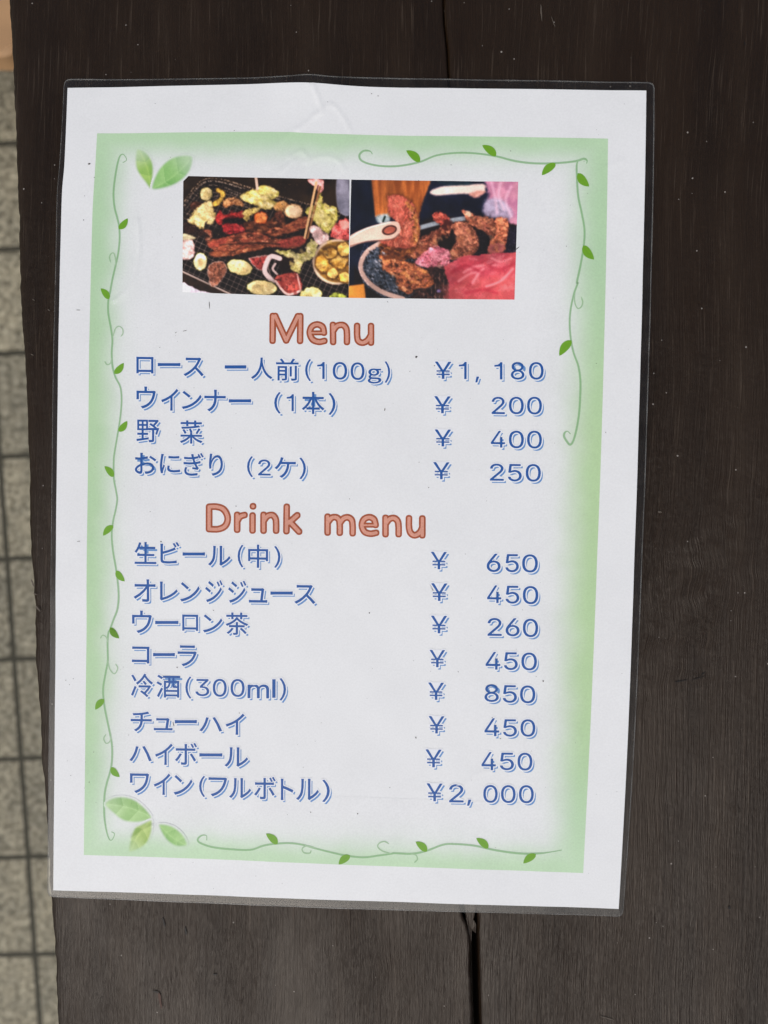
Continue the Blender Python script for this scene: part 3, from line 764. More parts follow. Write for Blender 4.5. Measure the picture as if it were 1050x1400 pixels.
# ---- lettering: outlines of the printed characters in 1/1000 of the type size
GLYPHS = {
    "ロ": "51,240 52,213 52,40 51,-2 81,-2 80,18 271,18 271,-2 301,-2 300,40 300,213 301,240 270,239 82,239|80,45 80,211 272,211 272,45",
    "ー": "36,152 36,117 84,119 277,119 314,117 314,152 276,150 84,150",
    "ス": "280,234 262,248 236,245 101,245 65,247 65,215 101,217 237,217 224,185 203,150 179,120 138,80 89,44 35,16 57,-8 108,20 153,55 194,95 247,42 290,-9 315,12 269,62 213,116 246,168 271,219",
    "一": "15,151 15,122 336,122 336,151",
    "人": "160,293 159,257 154,208 142,151 117,92 76,38 15,-6 36,-27 82,4 118,41 144,82 163,125 176,168 189,127 208,84 235,42 272,4 319,-25 338,-3 284,31 245,76 218,124 201,172 191,212 187,241 189,293",
    "前": "211,180 211,36 236,36 236,180|283,190 283,5 281,0 275,-2 229,-1 238,-27 272,-26 294,-22 302,-17 307,-8 308,5 308,190|253,296 220,239 115,239 132,245 97,294 73,286 105,239 19,239 19,215 332,215 332,239 250,239 281,287|143,105 143,70 65,70 65,105|143,126 65,126 65,161 143,161|41,183 41,-26 65,-26 65,49 143,49 143,2 142,-2 137,-4 98,-3 107,-27 156,-22 166,-14 169,2 169,183",
    "ウ": "309,213 290,224 266,222 187,222 187,254 189,280 156,280 158,254 158,222 80,222 48,223 49,196 49,134 48,112 78,112 77,133 77,196 272,196 267,162 256,126 239,93 213,63 180,39 144,23 108,13 131,-13 176,3 214,26 245,54 269,86 286,122 297,159 304,192",
    "イ": "30,126 44,99 115,125 178,156 178,27 175,-11 210,-11 208,27 208,174 258,212 302,252 279,274 235,231 183,192 140,168 88,145",
    "ン": "79,257 60,235 106,199 147,162 169,184|49,22 68,-7 122,7 167,26 206,48 254,85 294,128 323,172 306,202 279,157 239,112 189,73 152,53 106,35",
    "ナ": "34,191 34,161 67,162 170,162 166,121 155,85 137,54 110,28 75,7 102,-13 140,13 167,44 186,79 196,118 199,162 292,162 323,161 323,190 292,189 199,189 199,236 201,271 167,271 170,236 170,189 67,189",
    "本": "161,294 161,220 23,220 23,194 129,194 98,136 58,86 13,49 32,28 69,59 103,98 132,144 155,194 161,194 161,64 79,64 79,37 161,37 161,-28 189,-28 189,37 270,37 270,64 189,64 189,194 194,194 217,144 246,98 280,59 317,28 338,51 302,77 270,111 242,150 220,194 328,194 328,220 189,220 189,294",
    "野": "47,196 90,196 90,157 47,157|112,196 154,196 154,157 112,157|47,255 90,255 90,217 47,217|112,255 154,255 154,217 112,217|13,11 17,-15 186,11 186,34 113,24 113,72 177,72 177,96 113,96 113,136 177,136 177,277 25,277 25,136 88,136 88,96 25,96 25,72 88,72 88,21|202,215 241,191 276,164 184,164 184,138 241,138 241,5 239,0 234,-2 189,-1 197,-28 231,-27 253,-23 261,-18 266,-9 267,4 267,138 308,138 288,82 310,76 340,160 322,165 317,164 297,164 304,171 272,197 306,229 334,266 317,277 311,276 188,276 188,252 292,252 254,210 219,231",
    "菜": "284,226 213,214 124,207 32,203 38,180 132,184 225,192 305,205|48,162 66,135 79,109 102,119 89,145 70,171|144,171 157,145 165,121 190,130 181,154 167,179|283,184 243,116 263,107 309,174|220,294 220,270 130,270 130,294 103,294 103,270 21,270 21,246 103,246 103,218 130,218 130,246 220,246 220,222 247,222 247,246 330,246 330,270 247,270 247,294|161,119 161,92 20,92 20,69 137,69 100,41 57,18 12,1 30,-21 77,-1 122,27 161,60 161,-28 188,-28 188,61 226,28 271,0 319,-19 337,4 290,19 247,41 210,69 331,69 331,92 188,92 188,119",
    "お": "252,241 240,220 281,195 318,167 333,190|114,98 115,36 112,23 102,19 86,23 71,33 64,48 71,65 88,82|42,217 43,190 88,188 114,189 113,144 113,124 84,108 60,90 43,69 37,47 44,25 63,6 87,-7 110,-11 126,-7 137,6 140,32 139,108 177,118 215,121 239,119 258,110 271,95 276,76 271,54 258,39 239,28 217,21 176,19 186,-10 229,-5 261,7 284,24 299,47 304,76 297,105 279,127 251,141 216,146 178,142 139,133 139,145 139,192 213,204 212,232 140,218 141,256 144,280 113,280 114,255 114,215 87,214",
    "に": "160,236 160,208 232,205 304,208 304,237 233,232|173,94 148,96 142,55 147,33 163,16 189,6 227,2 276,5 315,10 314,39 272,32 227,30 198,33 180,40 171,50 168,62|93,263 62,266 59,241 50,179 43,101 47,36 56,-12 82,-10 81,2 82,18 107,97 92,108 72,57 69,106 75,175 86,240",
    "ぎ": "265,280 248,273 276,223 294,232|303,294 285,286 314,238 333,246|93,92 65,97 56,74 52,47 59,18 80,-2 114,-14 159,-18 241,-12 243,16 159,8 123,11 98,19 83,33 78,52 82,73|162,243 164,235 110,234 49,239 50,213 114,210 171,211 180,183 187,165 120,163 42,167 43,141 125,138 197,141 225,91 172,97 170,76 246,64 261,86 248,101 223,144 287,157 283,183 213,168 204,189 197,213 258,225 255,251 190,237 182,278 152,275",
    "り": "119,276 88,277 85,247 78,192 74,134 78,78 105,81 104,124 114,160 134,196 161,223 193,233 217,226 235,206 245,176 249,138 244,99 230,68 209,44 182,27 150,15 113,8 130,-18 171,-7 206,8 236,30 258,58 272,94 277,138 273,179 263,212 246,237 224,253 197,258 166,251 139,232 117,206 102,179",
    "ケ": "144,271 111,277 105,249 85,200 70,175 48,148 23,125 51,109 82,142 109,183 199,183 190,124 171,79 148,46 122,23 93,7 123,-14 157,12 185,44 206,82 221,128 228,183 287,183 320,182 320,213 287,211 122,211 136,246",
    "生": "84,289 67,240 46,195 19,159 42,143 79,201 162,201 162,123 58,123 58,98 162,98 162,9 19,9 19,-17 332,-17 332,9 189,9 189,98 303,98 303,123 189,123 189,201 315,201 315,226 189,226 189,294 162,294 162,226 91,226 110,283",
    "ビ": "255,275 236,266 265,218 284,227|293,289 275,280 304,232 323,241|98,263 65,263 67,234 67,42 72,18 86,4 109,-4 165,-7 286,0 286,32 230,23 167,21 120,23 106,28 98,35 96,49 96,126 169,147 239,172 272,186 260,214 229,198 164,174 96,155 96,234",
    "ル": "183,7 202,-8 214,0 256,25 298,58 333,97 317,121 286,84 249,55 215,35 215,237 216,263 184,263 186,237 186,27|23,9 49,-8 76,19 98,51 112,88 121,160 123,236 124,262 92,262 95,236 94,189 91,137 84,95 70,62 50,33",
    "中": "160,294 160,231 34,231 34,65 60,65 60,87 160,87 160,-28 188,-28 188,87 289,87 289,67 316,67 316,231 188,231 188,294|60,113 60,206 160,206 160,113|289,113 188,113 188,206 289,206",
    "オ": "30,49 50,27 111,66 165,113 203,158 204,31 203,23 199,18 192,17 142,21 145,-8 201,-10 218,-7 229,3 232,18 230,184 286,184 314,183 314,213 285,211 230,211 229,245 231,274 199,274 202,245 203,211 75,211 43,213 43,183 76,184 191,184 153,138 97,90",
    "レ": "78,11 98,-6 113,0 175,22 231,51 279,85 318,125 302,150 263,109 215,75 162,48 110,30 110,229 113,261 78,261 81,229 81,28",
    "ジ": "251,261 231,253 263,198 283,207|297,278 277,270 310,215 330,224|101,266 85,243 161,193 177,217|49,16 65,-12 122,4 181,31 234,68 279,110 315,156 299,185 265,137 220,94 166,57 128,39 88,25|48,188 33,164 109,116 125,140",
    "ュ": "52,32 52,3 81,4 273,4 300,3 300,32 272,30 238,30 256,156 258,167 237,177 219,174 113,174 85,176 85,147 113,148 224,148 208,30 81,30",
    "茶": "97,69 78,43 55,21 29,2 50,-15 77,6 102,32 123,62|221,57 263,21 296,-14 317,1 284,36 242,71|162,154 162,109 62,109 62,84 162,84 162,1 161,-3 156,-5 119,-5 127,-29 176,-25 184,-20 188,-12 189,1 189,84 288,84 288,109 189,109 189,154|226,294 226,259 123,259 123,294 96,294 96,259 22,259 22,235 96,235 96,201 123,201 123,235 226,235 226,201 253,201 253,235 329,235 329,259 253,259 253,294|171,228 144,196 107,168 63,144 14,125 30,103 87,127 136,157 176,193 220,157 271,127 321,104 339,127 285,148 233,177 190,210 196,218",
    "コ": "56,47 56,15 95,16 266,16 266,-3 297,-3 296,31 296,211 297,239 271,238 98,238 60,240 60,209 99,210 266,210 266,45 95,45",
    "ラ": "81,261 81,232 112,233 250,233 282,232 282,261 250,259 112,259|307,168 287,181 268,178 84,178 49,180 49,151 84,152 270,152 261,126 247,99 228,75 194,46 152,25 105,11 126,-14 170,1 213,25 252,59 274,90 291,123 303,158",
    "冷": "17,269 44,229 63,191 88,203 67,240 40,279|13,1 39,-11 89,110 65,122|185,185 220,141 242,155 205,196|207,294 177,247 136,203 86,166 106,146 147,177 183,213 213,252 244,212 279,176 314,148 334,170 295,197 257,234 226,274 233,286|125,131 125,106 267,106 237,68 205,35 167,61 149,45 202,8 245,-28 264,-11 226,20 269,67 306,120 288,132 283,131",
    "酒": "25,269 81,232 97,254 40,288|12,175 71,140 86,162 27,194|19,-7 42,-23 97,92 76,107|114,203 114,-28 139,-28 139,-11 296,-11 296,-27 321,-27 321,203 255,203 255,251 334,251 334,275 102,275 102,251 174,251 174,203|198,251 231,251 231,203 198,203|139,53 296,53 296,12 139,12|139,75 139,105 151,93 174,110 189,129 196,148 199,168 199,180 231,180 231,137 233,120 242,111 259,109 293,109 296,109 296,75|139,110 139,180 178,180 178,168 174,148 163,128|252,180 296,180 296,131 290,130 261,130 253,132 252,137",
    "チ": "31,160 31,131 62,132 166,132 158,90 141,55 114,27 78,5 105,-14 144,14 171,48 188,87 195,132 293,132 320,131 320,160 292,159 195,159 195,226 265,239 285,245 266,269 226,258 176,249 113,244 58,243 65,217 167,222 167,159 62,159",
    "ハ": "80,111 57,63 26,16 56,3 84,50 108,99 127,160 139,209 146,235 115,241 101,175|253,124 292,4 324,14 282,134 230,245 202,235",
    "ボ": "263,277 245,269 272,221 291,230|305,287 286,279 314,232 333,240|113,129 88,140 58,92 21,49 46,33 81,77|259,140 235,127 266,83 294,34 320,49 291,95|32,211 32,181 62,182 159,182 159,180 159,25 156,14 146,11 105,15 108,-13 158,-15 175,-12 185,-3 188,13 188,180 188,182 280,182 309,182 309,211 280,209 188,209 188,245 190,270 157,270 159,245 159,209 62,209",
    "ワ": "307,234 285,247 263,245 84,245 46,246 48,223 48,148 46,126 78,126 77,148 77,218 270,218 265,176 254,136 237,101 212,70 180,45 145,25 107,12 131,-12 184,11 229,45 263,86 283,129 295,174 302,217",
    "フ": "301,233 280,246 262,245 86,245 51,247 51,216 86,217 265,217 256,180 241,139 219,103 195,76 165,53 128,34 82,19 106,-8 163,16 209,48 244,86 268,127 285,174 296,215",
    "ト": "118,31 116,-11 150,-11 147,31 147,146 216,121 285,90 297,120 225,150 147,178 147,235 150,271 115,271 118,235",
    "(": "84,-69 103,-60 78,-7 64,50 59,109 64,168 78,225 103,277 84,286 56,232 38,174 32,109 38,44 56,-15",
    ")": "35,-69 62,-15 80,44 86,109 80,174 62,232 35,286 15,277 40,225 55,168 60,109 55,50 40,-7 15,-60",
    "g": "96,-88 136,-82 166,-68 186,-47 193,-22 188,-1 176,13 155,21 126,23 89,23 69,26 59,33 56,44 59,57 68,67 96,60 123,65 145,78 160,99 166,126 161,149 150,166 189,166 189,190 123,190 96,195 69,190 46,177 31,155 25,127 29,106 38,89 50,76 50,75 40,66 32,54 29,39 31,26 37,15 46,8 46,6 31,-6 21,-21 18,-37 24,-58 40,-74 65,-84|96,82 76,87 61,103 56,127 61,151 76,166 96,172 117,166 131,151 137,127 131,103 116,87|101,-65 71,-61 52,-50 46,-32 50,-16 65,0 90,-3 123,-3 144,-5 157,-13 161,-27 157,-41 145,-54 126,-62",
    "0": "183,-1 222,-6 264,-3 292,6 320,22 348,49 371,83 383,111 398,167 405,251 403,307 396,349 385,391 366,433 347,461 306,495 264,512 222,515 194,512 152,497 124,478 107,461 87,433 68,391 57,349 50,293 50,209 58,153 70,111 91,69 112,41 152,11|208,52 180,62 155,83 136,111 125,139 113,195 109,251 112,307 124,366 133,391 152,422 180,447 208,457 236,458 264,452 292,433 306,417 320,391 330,363 341,307 344,251 340,195 323,125 309,97 292,76 278,65 250,52",
    "1": "76,6 82,0 264,0 278,3 376,0 391,6 390,49 376,55 278,55 275,62 276,496 264,509 208,509 194,506 87,426 86,384 89,370 96,365 194,437 208,446 212,440 213,62 208,55 82,54 76,48",
    "2": "64,6 70,0 378,0 388,6 389,48 378,57 168,57 154,62 266,179 335,258 369,314 378,342 381,370 379,398 371,426 342,468 308,495 266,511 224,515 182,511 144,496 126,485 106,468 84,437 70,398 66,370 70,365 112,362 126,366 138,412 154,433 168,444 189,454 224,460 266,451 294,434 308,417 317,398 320,370 311,328 280,280 65,48",
    "3": "168,-1 218,-7 246,-5 302,10 330,25 349,41 372,69 379,83 389,111 392,153 384,195 370,223 346,251 316,272 274,286 232,289 225,293 372,460 372,504 358,509 78,509 71,503 70,461 78,452 274,452 286,447 164,307 157,293 158,251 162,248 246,243 274,234 302,214 316,195 328,153 327,125 316,96 302,79 274,61 246,52 218,50 190,52 162,61 134,80 121,97 111,125 106,131 50,131 45,125 55,83 78,50 103,27 127,13",
    "4": "282,6 298,0 340,2 343,6 343,90 347,104 410,108 413,118 412,160 410,163 354,163 343,174 343,314 340,317 298,318 282,314 282,174 270,163 130,163 116,168 113,174 303,496 298,507 256,509 242,500 41,160 40,118 46,107 60,105 277,104 282,90",
    "5": "174,-1 220,-7 262,-2 304,13 332,32 355,55 379,97 387,125 391,167 385,209 369,251 346,284 319,307 304,315 262,330 220,333 178,325 136,305 150,447 164,452 360,453 366,461 366,503 360,509 108,509 97,503 69,265 80,251 122,247 164,267 178,270 220,277 248,273 276,261 290,250 312,223 323,195 327,153 317,111 304,90 290,75 276,65 248,53 206,51 178,59 164,66 150,77 136,93 122,127 108,130 66,130 60,125 70,83 80,66 100,41 136,14",
    "6": "182,-1 224,-7 252,-5 280,1 308,13 336,33 356,55 379,97 386,125 388,167 382,209 364,249 338,279 308,298 266,312 238,314 192,307 192,321 317,503 308,509 266,509 249,503 108,293 79,237 70,205 64,167 67,125 75,97 88,69 110,41 126,27 154,9|196,53 168,68 154,80 134,111 126,153 131,195 140,215 154,235 175,251 210,263 252,262 280,251 294,239 316,209 326,167 323,125 308,92 280,64 252,52 238,50",
    "7": "101,6 110,0 152,0 168,6 386,440 391,454 390,500 376,509 68,508 62,496 62,468 68,452 306,452 319,440",
    "8": "175,-1 226,-7 268,-3 324,15 352,34 373,55 390,83 399,111 400,139 397,167 380,207 352,240 324,257 304,265 324,276 346,293 358,307 373,335 381,377 375,419 363,447 338,476 310,495 268,511 226,515 184,511 142,495 114,476 89,447 73,405 72,363 85,321 94,307 114,286 149,265 128,257 100,240 74,209 56,167 52,139 54,111 62,83 92,41 128,16|198,52 170,60 153,69 142,77 126,97 120,111 115,139 120,167 126,181 142,202 156,214 170,223 198,232 226,235 254,232 282,223 310,203 332,167 337,139 332,111 326,97 310,77 282,59 254,52 226,49|198,293 168,307 156,317 143,335 137,349 133,377 142,414 156,433 170,444 198,457 226,460 268,452 296,434 314,405 319,377 315,349 310,337 296,317 268,298 226,290",
    "9": "135,6 140,1 154,0 196,0 204,6 345,216 373,272 382,300 388,342 387,370 382,398 371,426 355,454 336,475 308,495 280,507 252,514 224,515 196,513 154,499 126,482 109,468 87,440 74,412 66,384 64,356 67,314 82,272 112,233 135,216 154,207 196,196 224,196 252,200 280,216|224,244 196,248 182,254 154,274 140,295 131,314 126,356 135,398 154,428 182,449 196,455 224,460 260,454 280,445 294,434 311,412 318,398 327,356 322,314 316,300 297,272 280,258 266,252 252,247",
    ",": "39,-113 44,-119 58,-119 72,-119 86,-113 132,55 132,69 128,71 72,71 69,69",
    "¥": "161,6 169,0 211,0 222,6 222,104 225,111 323,109 333,118 334,146 323,156 239,156 225,153 221,160 222,202 225,209 323,208 333,216 334,244 323,254 253,254 247,258 253,265 367,496 365,505 351,509 309,509 296,496 197,278 183,283 85,498 71,509 29,509 15,496 134,258 127,254 57,254 48,244 48,216 57,208 141,208 155,214 161,202 159,174 162,160 155,153 141,156 57,155 48,146 48,118 57,109 155,111 161,104",
    "m": "53,6 59,0 101,0 113,6 114,230 119,272 129,292 149,314 171,325 199,330 227,326 249,314 262,300 273,272 275,6 283,0 325,0 334,6 335,244 339,272 352,300 367,314 395,328 423,330 451,324 469,314 484,300 490,286 496,244 497,6 507,0 549,0 556,6 557,20 557,258 551,300 540,328 521,354 493,373 465,383 437,386 409,383 381,375 351,356 336,342 325,324 311,326 291,356 269,374 241,384 213,385 185,380 157,367 118,328 115,315 112,370 101,379 59,378 53,370",
    "l": "102,4 143,-2 171,1 176,4 177,18 171,48 129,56 116,74 114,102 114,494 108,508 59,509 53,494 54,74 55,60 66,32 77,18"}
